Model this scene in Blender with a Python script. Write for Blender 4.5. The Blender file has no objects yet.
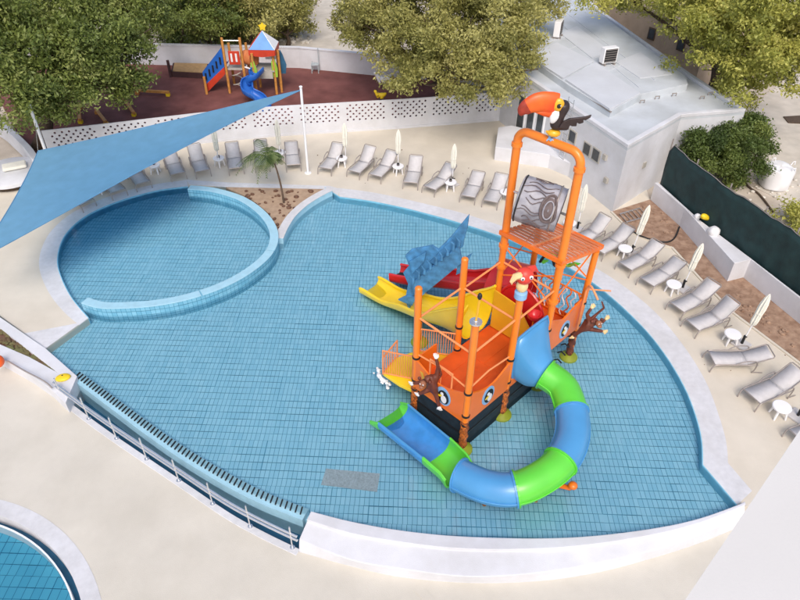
import bpy, bmesh, math, random
import numpy as np
from mathutils import Vector, Matrix
from mathutils.geometry import tessellate_polygon
random.seed(7); RNG = np.random.default_rng(11)
S = bpy.context.scene
R = math.radians
# ---------------------------------------------------------------- camera, sky, sun, exposure
CAMH, FPX, TH, ROLL = 15.5, 670.0, R(39.25), R(0.7)
_f = Vector((0, math.cos(TH), -math.sin(TH))); _u0 = Vector((0, math.sin(TH), math.cos(TH))); _r0 = Vector((1, 0, 0))
_r = _r0*math.cos(ROLL)+_u0*math.sin(ROLL); _u = _u0*math.cos(ROLL)-_r0*math.sin(ROLL)
cam = bpy.data.cameras.new('camera'); camo = bpy.data.objects.new('camera', cam); S.collection.objects.link(camo)
M3 = Matrix((_r, _u, -_f)).transposed().to_4x4(); M3.translation = Vector((0, 0, CAMH)); camo.matrix_world = M3
cam.sensor_width = 36; cam.lens = FPX/800*36; cam.clip_end = 2000; cam.clip_start = .1
S.camera = camo
SUN_EL, SUN_AZ = 50, 178          # azimuth clockwise from +Y (north)
w = bpy.data.worlds.new('World'); S.world = w; w.use_nodes = True
nt = w.node_tree; bg = nt.nodes['Background']; sky = nt.nodes.new('ShaderNodeTexSky')
sky.sky_type = 'NISHITA'; sky.sun_disc = False; sky.sun_elevation = R(SUN_EL); sky.sun_rotation = R(SUN_AZ)
sky.air_density = 1.0; sky.dust_density = 4; sky.ozone_density = .6
nt.links.new(sky.outputs[0], bg.inputs[0]); bg.inputs[1].default_value = 0.15
sl = bpy.data.lights.new('sun', 'SUN'); sl.energy = 1.3; sl.angle = R(28); sl.color = (1, .95, .89)
so = bpy.data.objects.new('sun', sl); S.collection.objects.link(so)
sd = Vector((math.sin(R(SUN_AZ))*math.cos(R(SUN_EL)), math.cos(R(SUN_AZ))*math.cos(R(SUN_EL)), math.sin(R(SUN_EL))))
so.rotation_euler = sd.to_track_quat('Z', 'Y').to_euler()
S.view_settings.view_transform = 'Standard'; S.view_settings.look = 'None'; S.view_settings.exposure = 0.28; S.view_settings.gamma = 1
C = S.collection

# ---------------------------------------------------------------- helpers
def G(x, y, z=0.0):               # where the sight line through a photo pixel meets height z
    d = _f+_r*((x-400)/FPX)-_u*((y-300)/FPX)
    s = (z-CAMH)/d.z
    return Vector((0, 0, CAMH))+d*s
def GL(pts, z=0.0): return [G(x, y, z) for x, y in pts]
def V(*a): return Vector(a)

class MB:
    def __init__(s): s.v = []; s.f = []
    def add(s, vs, fs):
        n = len(s.v); s.v += [tuple(p) for p in vs]; s.f += [tuple(i+n for i in f) for f in fs]; return s
    def box(s, c, d, rz=0, m=None):
        hx, hy, hz = d[0]/2, d[1]/2, d[2]/2
        m = m or Matrix.Rotation(rz, 3, 'Z'); c = Vector(c)
        vs = [c+m@V(a*hx, b*hy, e*hz) for e in (-1, 1) for a, b in ((-1, -1), (1, -1), (1, 1), (-1, 1))]
        return s.add(vs, [(3, 2, 1, 0), (4, 5, 6, 7), (0, 1, 5, 4), (1, 2, 6, 5), (2, 3, 7, 6), (3, 0, 4, 7)])
    def bar(s, a, b, wd, h, up=(0, 0, 1)):
        a, b = Vector(a), Vector(b); y = (b-a); L = y.length; y.normalize(); x = y.cross(Vector(up)).normalized(); z = x.cross(y)
        m = Matrix((x, y, z)).transposed(); return s.box((a+b)/2, (wd, L, h), m=m)
    def tube(s, path, r, n=8, cap=True, flat=1.0, closed=False):
        P = [Vector(p) for p in path]; k = len(P); rr = r if hasattr(r, '__len__') else [r]*k
        rings = []; nrm = None
        for i in range(k):
            t = (P[(i+1) % k]-P[i-1]) if (closed or 0 < i < k-1) else (P[1]-P[0] if i == 0 else P[-1]-P[-2])
            if t.length < 1e-9: t = V(0, 0, 1)
            t.normalize()
            if nrm is None: nrm = t.orthogonal().normalized() if abs(t.z) > .95 else V(0, 0, 1).cross(t).normalized()
            nrm = (nrm-t*nrm.dot(t)).normalized(); b = t.cross(nrm)
            rings.append([P[i]+(nrm*math.cos(2*math.pi*j/n)+b*math.sin(2*math.pi*j/n)*flat)*rr[i] for j in range(n)])
        return s.loft(rings, cap and not closed, closed)
    def loft(s, rings, cap=True, closed=False):
        n = len(rings[0]); k = len(rings); vs = [p for r_ in rings for p in r_]; fs = []
        for i in range(k if closed else k-1):
            a, b = i*n, ((i+1) % k)*n
            for j in range(n): q = (j+1) % n; fs.append((a+j, a+q, b+q, b+j))
        if cap: fs.append(tuple(range(n-1, -1, -1))); fs.append(tuple(range((k-1)*n, k*n)))
        return s.add(vs, fs)
    def sweep(s, path, prof, cap=True, closed=False):   # closed profile of (sideways, up); sideways = right of travel
        P = [Vector(p) for p in path]; k = len(P); rings = []
        for i in range(k):
            a = P[(i-1) % k] if (closed or i > 0) else P[0]; b = P[(i+1) % k] if (closed or i < k-1) else P[-1]
            t = (b-a); t.z = 0; t.normalize(); sd_ = V(t.y, -t.x, 0)
            pr = prof(i/(k-1)) if callable(prof) else prof
            rings.append([P[i]+sd_*x+V(0, 0, z) for x, z in pr])
        return s.loft(rings, cap and not closed, closed)
    def lathe(s, prof, c=(0, 0, 0), n=16):
        c = Vector(c); rings = [[c+V(r*math.cos(2*math.pi*j/n), r*math.sin(2*math.pi*j/n), z) for j in range(n)] for r, z in prof]
        return s.loft(rings, True)
    def ell(s, c, r, nu=12, nv=8, m=None):
        c = Vector(c); m = m or Matrix.Identity(3); vs = [c+m@V(0, 0, -r[2])]
        for i in range(1, nv):
            a = -math.pi/2+math.pi*i/nv
            vs += [c+m@V(r[0]*math.cos(a)*math.cos(2*math.pi*j/nu), r[1]*math.cos(a)*math.sin(2*math.pi*j/nu), r[2]*math.sin(a)) for j in range(nu)]
        vs.append(c+m@V(0, 0, r[2])); fs = [(0, 1+(j+1) % nu, 1+j) for j in range(nu)]
        for i in range(nv-2):
            for j in range(nu): a = 1+i*nu; q = (j+1) % nu; fs.append((a+j, a+q, a+nu+q, a+nu+j))
        L = len(vs)-1; a = 1+(nv-2)*nu; fs += [(a+j, a+(j+1) % nu, L) for j in range(nu)]
        return s.add(vs, fs)
    def prism(s, poly, z0, z1, side=True, top=True, bottom=False):
        p = [V(q[0], q[1], 0) for q in poly]; n = len(p)
        ar = sum(p[i].x*p[(i+1) % n].y-p[(i+1) % n].x*p[i].y for i in range(n))
        if ar < 0: p.reverse()
        tri = tessellate_polygon([p]); fs = []
        vs = [(q.x, q.y, z0) for q in p]+[(q.x, q.y, z1) for q in p]
        def up(t):
            a, b, c = (p[i] for i in t); return t if (b-a).cross(c-a).z > 0 else (t[0], t[2], t[1])
        for t in tri:
            t = up(t)
            if top: fs.append(tuple(i+n for i in t))
            if bottom: fs.append((t[0], t[2], t[1]))
        if side: fs += [(i, (i+1) % n, (i+1) % n+n, i+n) for i in range(n)]
        return s.add(vs, fs)
    def poly3(s, pts, th):                 # a flat board with the outline pts (roughly planar), thickness vector th
        pts = [Vector(q) for q in pts]; th = Vector(th); n = len(pts); tri = tessellate_polygon([pts])
        vs = pts+[q+th for q in pts]
        fs = [tuple(t) for t in tri]+[tuple(i+n for i in reversed(t)) for t in tri]+[(i, (i+1) % n, (i+1) % n+n, i+n) for i in range(n)]
        return s.add(vs, fs)
    def build(s, name, mat, parent=None, smooth=False, bevel=0, local=False, fix=False):
        me = bpy.data.meshes.new(name); off = V(0, 0, 0)
        if parent is not None and not local: off = root_loc(parent)
        me.from_pydata([(x-off.x, y-off.y, z-off.z) for x, y, z in s.v], [], s.f)
        if fix:
            bm = bmesh.new(); bm.from_mesh(me); bmesh.ops.recalc_face_normals(bm, faces=bm.faces); bm.to_mesh(me); bm.free()
        me.materials.append(mat)
        if smooth:
            me.polygons.foreach_set('use_smooth', [True]*len(me.polygons))
            try: me.set_sharp_from_angle(angle=R(40))
            except Exception: pass
        o = bpy.data.objects.new(name, me); C.objects.link(o)
        if parent is not None: o.parent = parent
        if bevel:
            b = o.modifiers.new('bevel', 'BEVEL'); b.width = bevel; b.segments = 2; b.limit_method = 'ANGLE'; b.angle_limit = R(40)
        return o
def root_loc(o):
    while o.parent is not None: o = o.parent
    return o.location.copy()
def tag(o, label=None, cat=None, group=None, kind=None):
    if label: o['label'] = label
    if cat: o['category'] = cat
    if group: o['group'] = group
    if kind: o['kind'] = kind
    return o
def thing(name, label, cat, loc=(0, 0, 0), rz=0, group=None):
    o = bpy.data.objects.new(name, None); C.objects.link(o); o.location = loc; o.rotation_euler = (0, 0, rz); o.empty_display_size = .2
    return tag(o, label, cat, group)
def struct(o): o['kind'] = 'structure'; return o
def inst(o, parent, loc=None, rot=None):       # a further piece sharing its mesh
    c = o.copy(); C.objects.link(c); c.parent = parent
    if loc is not None: c.location = loc
    if rot is not None: c.rotation_euler = rot
    return c
def copy_tree(o, parent=None):
    c = o.copy(); C.objects.link(c); c.parent = parent
    for ch in list(o.children): copy_tree(ch, c)
    return c
def spline(pts, k=6, closed=False):
    P = [Vector(p) for p in pts]; n = len(P); out = []
    for i in range(n if closed else n-1):
        if closed: a, b, c, d = P[i-1], P[i], P[(i+1) % n], P[(i+2) % n]
        else: a, b, c, d = P[max(i-1, 0)], P[i], P[i+1], P[min(i+2, n-1)]
        for j in range(k):
            t = j/k; out.append(.5*((2*b)+(c-a)*t+(2*a-5*b+4*c-d)*t*t+(3*b-a-3*c+d)*t**3))
    if not closed: out.append(P[-1])
    return out
def offset(path, d, closed=False):
    P = [Vector(p) for p in path]; k = len(P); out = []
    for i in range(k):
        a = P[(i-1) % k] if (closed or i > 0) else P[0]; b = P[(i+1) % k] if (closed or i < k-1) else P[-1]
        t = b-a; t.z = 0; t.normalize(); out.append(P[i]+V(t.y, -t.x, 0)*d)
    return out

# ---------------------------------------------------------------- materials
def mat(name, col, rough=.6, var=.12, scale=3.0, bump=0.0, bscale=40, metal=0, spec=.5, col2=None, stain=0, coat=0, trans=0):
    m = bpy.data.materials.new(name); m.use_nodes = True; n = m.node_tree.nodes; l = m.node_tree.links; b = n['Principled BSDF']
    b.inputs['Roughness'].default_value = rough; b.inputs['Metallic'].default_value = metal; b.inputs['Specular IOR Level'].default_value = spec
    if coat: b.inputs['Coat Weight'].default_value = coat; b.inputs['Coat Roughness'].default_value = .15
    tc = n.new('ShaderNodeTexCoord'); nz = n.new('ShaderNodeTexNoise'); nz.inputs['Scale'].default_value = scale; nz.inputs['Detail'].default_value = 6
    l.new(tc.outputs['Object'], nz.inputs['Vector'])
    cr = n.new('ShaderNodeValToRGB'); l.new(nz.outputs['Fac'], cr.inputs['Fac'])
    c2 = col2 or tuple(min(1, c*(1+var)) for c in col); c1 = tuple(c*(1-var) for c in col) if not col2 else col
    cr.color_ramp.elements[0].position = .3; cr.color_ramp.elements[1].position = .7
    cr.color_ramp.elements[0].color = (*c1, 1); cr.color_ramp.elements[1].color = (*c2, 1)
    out = cr.outputs['Color']
    if stain:
        n2 = n.new('ShaderNodeTexNoise'); n2.inputs['Scale'].default_value = .55; n2.inputs['Detail'].default_value = 9; n2.inputs['Roughness'].default_value = .65
        l.new(tc.outputs['Object'], n2.inputs['Vector'])
        c3 = n.new('ShaderNodeValToRGB'); c3.color_ramp.elements[0].position = .38; c3.color_ramp.elements[1].position = .62
        c3.color_ramp.elements[0].color = (1-stain, 1-stain*1.05, 1-stain*1.2, 1); c3.color_ramp.elements[1].color = (1, 1, 1, 1)
        l.new(n2.outputs['Fac'], c3.inputs['Fac'])
        mx = n.new('ShaderNodeMixRGB'); mx.blend_type = 'MULTIPLY'; mx.inputs[0].default_value = 1; l.new(out, mx.inputs[1]); l.new(c3.outputs['Color'], mx.inputs[2]); out = mx.outputs[0]
    l.new(out, b.inputs['Base Color'])
    if bump:
        n3 = n.new('ShaderNodeTexNoise'); n3.inputs['Scale'].default_value = bscale; n3.inputs['Detail'].default_value = 5; l.new(tc.outputs['Object'], n3.inputs['Vector'])
        bp = n.new('ShaderNodeBump'); bp.inputs['Strength'].default_value = bump; bp.inputs['Distance'].default_value = .02; l.new(n3.outputs['Fac'], bp.inputs['Height']); l.new(bp.outputs[0], b.inputs['Normal'])
    if trans:
        t = n.new('ShaderNodeBsdfTranslucent'); l.new(out, t.inputs['Color']); ms = n.new('ShaderNodeMixShader'); ms.inputs[0].default_value = trans
        l.new(b.outputs[0], ms.inputs[1]); l.new(t.outputs[0], ms.inputs[2]); l.new(ms.outputs[0], n['Material Output'].inputs[0])
    return m
def tile_mat(name, c1, c2, grout, tw=.13, th=.26, rot=-1.5, center=None, rad=1, rough=.25):
    m = bpy.data.materials.new(name); m.use_nodes = True; n = m.node_tree.nodes; l = m.node_tree.links; b = n['Principled BSDF']
    b.inputs['Roughness'].default_value = rough
    ge = n.new('ShaderNodeNewGeometry')
    if center:
        sx = n.new('ShaderNodeSeparateXYZ'); l.new(ge.outputs['Position'], sx.inputs[0])
        def mth(op, a, bb=None):
            k = n.new('ShaderNodeMath'); k.operation = op
            for i, q in enumerate((a, bb)):
                if q is None: continue
                if isinstance(q, (int, float)): k.inputs[i].default_value = q
                else: l.new(q, k.inputs[i])
            return k.outputs[0]
        ang = mth('ARCTAN2', mth('SUBTRACT', sx.outputs[1], center[1]), mth('SUBTRACT', sx.outputs[0], center[0]))
        cb = n.new('ShaderNodeCombineXYZ'); l.new(mth('MULTIPLY', ang, rad), cb.inputs[0]); l.new(mth('ADD', sx.outputs[2], .07), cb.inputs[1]); vec = cb.outputs[0]
    else:
        mp = n.new('ShaderNodeMapping'); mp.inputs['Rotation'].default_value = (0, 0, R(rot)*-1); l.new(ge.outputs['Position'], mp.inputs['Vector']); vec = mp.outputs[0]
    if not center:
        sn = n.new('ShaderNodeVectorMath'); sn.operation = 'SNAP'; sn.inputs[1].default_value = (tw*8, th*2, 1); l.new(vec, sn.inputs[0])
        wn = n.new('ShaderNodeTexWhiteNoise'); wn.noise_dimensions = '3D'; l.new(sn.outputs[0], wn.inputs['Vector'])
        sb = n.new('ShaderNodeVectorMath'); sb.operation = 'SUBTRACT'; sb.inputs[1].default_value = (.5, .5, .5); l.new(wn.outputs['Color'], sb.inputs[0])
        ml = n.new('ShaderNodeVectorMath'); ml.operation = 'MULTIPLY'; ml.inputs[1].default_value = (.02, .012, 0); l.new(sb.outputs[0], ml.inputs[0])
        ad = n.new('ShaderNodeVectorMath'); ad.operation = 'ADD'; l.new(vec, ad.inputs[0]); l.new(ml.outputs[0], ad.inputs[1]); vec = ad.outputs[0]
    br = n.new('ShaderNodeTexBrick'); br.offset = 0; br.squash = 1; br.inputs['Scale'].default_value = 1
    br.inputs['Brick Width'].default_value = tw; br.inputs['Row Height'].default_value = th; br.inputs['Mortar Size'].default_value = .0075; br.inputs['Mortar Smooth'].default_value = .3
    br.inputs['Color1'].default_value = (*c1, 1); br.inputs['Color2'].default_value = (*c2, 1); br.inputs['Mortar'].default_value = (*grout, 1); br.inputs['Bias'].default_value = 0
    l.new(vec, br.inputs['Vector'])
    # long wider joints, broken up by noise
    br2 = n.new('ShaderNodeTexBrick'); br2.offset = 0; br2.inputs['Scale'].default_value = 1; br2.inputs['Brick Width'].default_value = 50; br2.inputs['Row Height'].default_value = th
    br2.inputs['Mortar Size'].default_value = .011; br2.inputs['Mortar Smooth'].default_value = .2; br2.inputs['Color1'].default_value = br2.inputs['Color2'].default_value = (0, 0, 0, 1); br2.inputs['Mortar'].default_value = (1, 1, 1, 1)
    l.new(vec, br2.inputs['Vector'])
    nz = n.new('ShaderNodeTexNoise'); nz.inputs['Scale'].default_value = 1.3; nz.inputs['Detail'].default_value = 3; l.new(vec, nz.inputs['Vector'])
    rp = n.new('ShaderNodeValToRGB'); rp.color_ramp.elements[0].position = .4; rp.color_ramp.elements[1].position = .62; l.new(nz.outputs['Fac'], rp.inputs['Fac'])
    mu = n.new('ShaderNodeMath'); mu.operation = 'MULTIPLY'; l.new(br2.outputs['Color'], mu.inputs[0]); l.new(rp.outputs['Color'], mu.inputs[1])
    mx = n.new('ShaderNodeMixRGB'); l.new(mu.outputs[0], mx.inputs[0]); l.new(br.outputs['Color'], mx.inputs[1]); mx.inputs[2].default_value = (*[g*.6 for g in grout], 1)
    n4 = n.new('ShaderNodeTexNoise'); n4.inputs['Scale'].default_value = .5; n4.inputs['Detail'].default_value = 4; l.new(ge.outputs['Position'], n4.inputs['Vector'])
    r4 = n.new('ShaderNodeValToRGB'); r4.color_ramp.elements[0].color = (.9, .93, .95, 1); r4.color_ramp.elements[1].color = (1, 1, 1, 1); l.new(n4.outputs['Fac'], r4.inputs['Fac'])
    m2 = n.new('ShaderNodeMixRGB'); m2.blend_type = 'MULTIPLY'; m2.inputs[0].default_value = 1; l.new(mx.outputs[0], m2.inputs[1]); l.new(r4.outputs['Color'], m2.inputs[2])
    l.new(m2.outputs[0], b.inputs['Base Color'])
    return m
def water_mat(name, tint=(.94, .99, 1)):
    m = bpy.data.materials.new(name); m.use_nodes = True; n = m.node_tree.nodes; l = m.node_tree.links; n.remove(n['Principled BSDF'])
    tr = n.new('ShaderNodeBsdfTransparent'); tr.inputs[0].default_value = (*tint, 1); gl = n.new('ShaderNodeBsdfGlossy'); gl.inputs['Roughness'].default_value = .03
    fr = n.new('ShaderNodeFresnel'); fr.inputs[0].default_value = 1.42; ms = n.new('ShaderNodeMixShader')
    ge = n.new('ShaderNodeNewGeometry'); nz = n.new('ShaderNodeTexNoise'); nz.inputs['Scale'].default_value = 2.2; nz.inputs['Detail'].default_value = 3
    l.new(ge.outputs['Position'], nz.inputs['Vector']); bp = n.new('ShaderNodeBump'); bp.inputs['Strength'].default_value = .25; bp.inputs['Distance'].default_value = .03
    l.new(nz.outputs['Fac'], bp.inputs['Height']); l.new(bp.outputs[0], gl.inputs['Normal']); l.new(bp.outputs[0], fr.inputs['Normal'])
    l.new(fr.outputs[0], ms.inputs[0]); l.new(tr.outputs[0], ms.inputs[1]); l.new(gl.outputs[0], ms.inputs[2]); l.new(ms.outputs[0], n['Material Output'].inputs[0])
    return m
def leaf_mat(name, cols, rough=.55):
    m = bpy.data.materials.new(name); m.use_nodes = True; n = m.node_tree.nodes; l = m.node_tree.links; b = n['Principled BSDF']; b.inputs['Roughness'].default_value = rough
    at = n.new('ShaderNodeAttribute'); at.attribute_name = 'rnd'; cr = n.new('ShaderNodeValToRGB'); l.new(at.outputs['Fac'], cr.inputs['Fac'])
    e = cr.color_ramp.elements
    while len(e) < len(cols): e.new(.5)
    for i, c in enumerate(cols): e[i].position = i/(len(cols)-1); e[i].color = (*c, 1)
    l.new(cr.outputs['Color'], b.inputs['Base Color'])
    t = n.new('ShaderNodeBsdfTranslucent'); l.new(cr.outputs['Color'], t.inputs['Color']); ms = n.new('ShaderNodeMixShader'); ms.inputs[0].default_value = .25
    l.new(b.outputs[0], ms.inputs[1]); l.new(t.outputs[0], ms.inputs[2]); l.new(ms.outputs[0], n['Material Output'].inputs[0])
    return m
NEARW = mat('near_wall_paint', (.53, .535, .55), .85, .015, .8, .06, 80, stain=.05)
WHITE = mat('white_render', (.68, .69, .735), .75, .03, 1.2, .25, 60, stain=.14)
COPING = mat('white_coping', (.67, .675, .71), .7, .06, 6, .4, 90, stain=.13)
DECK = mat('deck_concrete', (.66, .605, .515), .8, .04, .8, .3, 70, stain=.09)
FDECK = mat('foreground_concrete', (.63, .595, .525), .8, .04, .8, .3, 70, stain=.08)
SAND = mat('sandy_ground', (.42, .36, .29), .95, .25, .9, .8, 12, col2=(.6, .53, .45))
ROAD = mat('track_dust', (.6, .55, .48), .95, .1, 1.4, .5, 14, stain=.15)
SOIL = mat('brown_soil', (.22, .13, .085), .95, .25, 4, 1, 16, col2=(.4, .27, .19))
TSOIL = mat('planter_sand', (.36, .25, .17), .95, .25, 5, .8, 18, col2=(.46, .33, .23))
RUBBER = mat('maroon_rubber', (.155, .05, .045), .9, .2, 1.2, .5, 60, col2=(.235, .085, .075), stain=.2)
TILE = tile_mat('pool_tile', (.33, .635, .79), (.41, .71, .85), (.06, .26, .41))
TILE_F = tile_mat('small_pool_tile', (.08, .40, .58), (.105, .46, .64), (.015, .15, .28), tw=.22, th=.3)
CHAN = mat('channel_blue', (.02, .13, .24), .4, .2, 3)
EDGEB = mat('edge_wall_blue', (.20, .50, .66), .4, .1, 5)
LBLUE = mat('rim_light_blue', (.36, .6, .72), .35, .06, 5)
WATER = water_mat('pool_water_surface')
ORANGE = mat('orange_plastic', (.86, .18, .012), .38, .06, 2, coat=.3)
ORANGE2 = mat('orange_painted_tube', (.88, .23, .02), .35, .06, 3, coat=.3)
PINKO = mat('pale_orange_rod', (.85, .30, .11), .4, .06, 3)
REDO = mat('red_orange_deck', (.72, .1, .01), .5, .12, 2)
ROOFO = mat('salmon_slat', (.75, .22, .08), .5, .12, 3)
YELLOW = mat('yellow_plastic', (.9, .62, .015), .3, .05, 2, coat=.4)
YELLOWD = mat('amber_plastic', (.8, .42, .02), .35, .06, 2, coat=.3)
RED = mat('red_plastic', (.62, .018, .02), .3, .08, 2, coat=.4)
BLUE = mat('blue_plastic', (.075, .30, .60), .32, .06, 1.5, coat=.4)
BLUEW = mat('blue_flume', (.05, .27, .65), .25, .15, 2.5, coat=.5)
GREEN = mat('green_plastic', (.12, .62, .05), .32, .06, 1.5, coat=.4)
FINBLUE = mat('washed_blue_plastic', (.06, .22, .43), .65, .35, 4.5)
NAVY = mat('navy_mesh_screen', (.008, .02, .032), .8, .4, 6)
BLACK = mat('black_rubber', (.012, .012, .014), .5, .2, 5)
BROWN = mat('monkey_brown', (.14, .035, .018), .5, .3, 6)
TAN = mat('monkey_tan', (.8, .5, .25), .5, .1, 6)
BARK = mat('bark', (.09, .06, .04), .9, .3, 8, 1, 20)
BUCKET = mat('grey_carved_wood', (.28, .28, .33), .7, .3, 4, col2=(.44, .44, .48))
BUCKETIN = mat('bucket_inside', (.13, .10, .10), .8, .3, 6)
FRAME = mat('taupe_metal', (.34, .30, .28), .4, .1, 8, metal=.3)
SLING = mat('grey_sling', (.56, .545, .55), .8, .05, 8, .15, 300)
PLASTW = mat('white_plastic', (.82, .82, .84), .4, .02, 5)
STEEL = mat('bright_steel', (.75, .76, .78), .25, .05, 8, metal=.8)
CREAM = mat('cream_canvas', (.78, .765, .68), .85, .06, 5, .2, 100)
SAIL = mat('blue_sail_cloth', (.20, .45, .68), .8, .06, 2, .15, 200, trans=.5)
ROOFW = mat('pale_roof', (.56, .60, .645), .7, .06, .8, .15, 30, stain=.14)
ROOFP = mat('roof_panel', (.60, .625, .67), .6, .04, 1, stain=.06)
GLASS = mat('dark_window_glass', (.04, .05, .06), .12, .3, 3)
NET = mat('dark_green_netting', (.010, .036, .038), .75, .3, 2.5, .6, 60)
BEIGE = mat('beige_render', (.42, .33, .25), .85, .1, 2, .3, 40, stain=.15)
STONE = mat('pale_stone', (.6, .56, .5), .9, .15, 3, .8, 10)
WOOD = mat('orange_wood', (.55, .25, .06), .6, .2, 6)
PBLUE = mat('play_blue', (.02, .13, .5), .4, .1, 3)
PRED = mat('play_red', (.55, .05, .02), .5, .1, 3)
PGREEN = mat('play_green', (.3, .5, .05), .5, .1, 3)
GREYP = mat('grey_panel', (.42, .40, .36), .7, .1, 3)
DKBROWN = mat('dark_box', (.06, .025, .025), .7, .2, 4)
SANDB = mat('box_sand', (.42, .27, .13), .95, .15, 5)
GRATE = mat('drain_grey', (.42, .47, .50), .6, .2, 20)
YDOT = mat('yellow_paint', (.85, .6, .02), .5, .08, 5)
OBALL = mat('orange_ball', (.85, .12, .015), .4, .08, 3)
SOILP = mat('dark_pebbles', (.10, .05, .035), .95, .4, 12, 1, 30, col2=(.2, .11, .07))
LEAF_D = leaf_mat('leaf_dark', [(.05, .075, .02), (.12, .165, .035), (.22, .27, .06), (.42, .44, .16)])
LEAF_O = leaf_mat('leaf_olive', [(.11, .115, .03), (.27, .265, .07), (.43, .405, .13), (.62, .58, .24)])
LEAF_Y = leaf_mat('leaf_yellow', [(.12, .14, .03), (.30, .32, .06), (.50, .49, .11), (.72, .66, .22)])
LEAF_B = leaf_mat('leaf_bush', [(.035, .06, .014), (.075, .12, .025), (.13, .18, .04), (.24, .29, .07)])
LEAF_P = leaf_mat('leaf_palm', [(.05, .09, .02), (.10, .15, .04), (.18, .22, .08)])
# ================================================================ THE SETTING
ZD, ZF, ZL = .12, -.17, -.25        # deck, pool floor, lower foreground deck
# pool edge in photo order, left corner -> circle -> back -> right -> front-right corner
circ_left = GL([(88, 318), (80, 309), (70, 296), (61, 278), (57, 262), (60, 245), (68, 231), (84, 217), (106, 206), (132, 197), (160, 190), (188, 186.5)], ZD)
back_plant = GL([(189, 185.5), (228, 186.5), (262, 187.5), (295, 188), (328, 190)], ZD)
back_edge = GL([(340, 197), (370, 201), (400, 207), (430, 214.5), (460, 223), (500, 236), (535, 250), (570, 268), (604, 291), (640, 324), (664, 353), (684, 386), (696, 416), (702, 441), (703, 465)], ZD)
S1 = G(45, 349, ZD); E1 = G(737, 505, ZD)
edge = [S1]+spline(circ_left, 4)+back_plant+spline(back_edge, 4)+[E1]
wl = (G(0, 318, ZD)-S1).normalized()
L1 = S1+wl*26
wallA = [G(-150, 188, ZD), G(0, 171, ZD), G(205, 143, ZD), G(280, 136, ZD), G(400, 128, ZD), G(515, 119, ZD)]
right_in = GL([(612, 212), (650, 200), (679, 226), (727, 282), (743, 278), (800, 325), (870, 383)], ZD)
outer = [V(right_in[-1].x+6, right_in[-1].y-6, 0), V(24, 8.2, 0)]
deck_poly = [L1]+[wallA[0]+V(-8, 2, 0)]+wallA+[G(560, 118, ZD)]+[G(640, 170, ZD)]+right_in[1:]+outer+[E1]
MBd = MB(); MBd.prism(deck_poly+edge[::-1][1:], -.9, ZD); struct(MBd.build('pool_deck', DECK))

# terrain with everything cut below it
mb = MB(); mb.prism([(-300, -200), (300, -200), (300, 500), (-300, 500)], -1.3, -1.2, side=False); struct(mb.build('ground', SAND))
back_line = [wallA[0]+V(-60, 5, 0)]+wallA+[G(560, 118, ZD), G(640, 170, ZD)]+right_in[1:]+[V(90, -40, 0)]
mb = MB(); mb.prism(back_line+[V(250, -40, 0), V(250, 480, 0), V(-250, 480, 0), V(-250, wallA[0].y+5, 0)], -1.2, .05)
struct(mb.build('sandy_terrain', SAND))

# pool floor, water
fl = [S1]+spline(circ_left, 4)+back_plant+spline(back_edge, 4)+[E1]
front_in = GL([(737, 505), (700, 518), (660, 527), (600, 535), (540, 538), (460, 536), (400, 530), (350, 521), (311, 511)], .3)
weir_line = GL([(305, 516), (262, 499), (225, 480), (185, 456), (150, 432), (115, 406), (76, 377)], .02)
pool_poly = fl+spline(front_in, 3)[1:]+spline(weir_line, 3)
def z_(P, z): return [V(p.x, p.y, z) for p in P]
mb = MB(); mb.prism(pool_poly, -.9, ZF); struct(mb.build('pool_floor', TILE))
mb = MB(); mb.prism(offset(pool_poly, 0), -.001, .075, side=False); struct(mb.build('pool_water', WATER))
# coping bands, laid 4 mm above the deck
def band(name, inner, outer_, m, z=ZD+.004, th=.03, bevel=0):
    P = list(inner)+list(outer_)[::-1]; b = MB(); b.prism(P, z-th, z); return struct(b.build(name, m))
be = spline(back_edge, 4)
bo = spline(GL([(338, 188), (370, 192), (400, 198), (430, 205), (462, 213), (505, 227), (540, 240), (578, 258), (618, 282), (655, 312), (683, 345), (705, 380), (718, 413), (726, 441), (728, 463)], ZD), 4)
E1o = G(752, 491, ZD)
lip = [(0.02, -.4), (.02, .03), (-.02, .03), (-.02, -.4)]
band('pool_coping', be+[E1], bo+[E1o], COPING)
mb = MB(); mb.sweep(z_([G(325, 187.5, ZD)]+be+[E1], ZD), [(.0, -.5), (.03, -.5), (.03, .012), (.0, .012)]); struct(mb.build('pool_edge_wall', EDGEB))
co = spline(GL([(79, 325), (64, 312), (51, 296), (42, 278), (39, 262), (43, 245), (53, 229), (72, 213), (97, 201), (126, 191), (157, 184), (187, 180)], ZD), 4)
band('circle_coping', spline(circ_left, 4), co, COPING)
band('corner_coping', [S1, G(88, 318, ZD)], [G(22, 334, ZD), G(79, 325, ZD)+V(-.05, .1, 0)], COPING, z=ZD+.008)
mb = MB(); mb.sweep(z_(spline(circ_left, 4), ZD), [(0, -.5), (.03, -.5), (.03, .012), (0, .012)]); struct(mb.build('circle_edge_wall', EDGEB))
band('planter_coping', GL([(189, 184.5), (228, 187), (330, 190.5), (338, 195)], ZD), GL([(187, 180), (228, 182.5), (330, 186), (340, 189)], ZD), COPING, z=ZD+.006)
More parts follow.
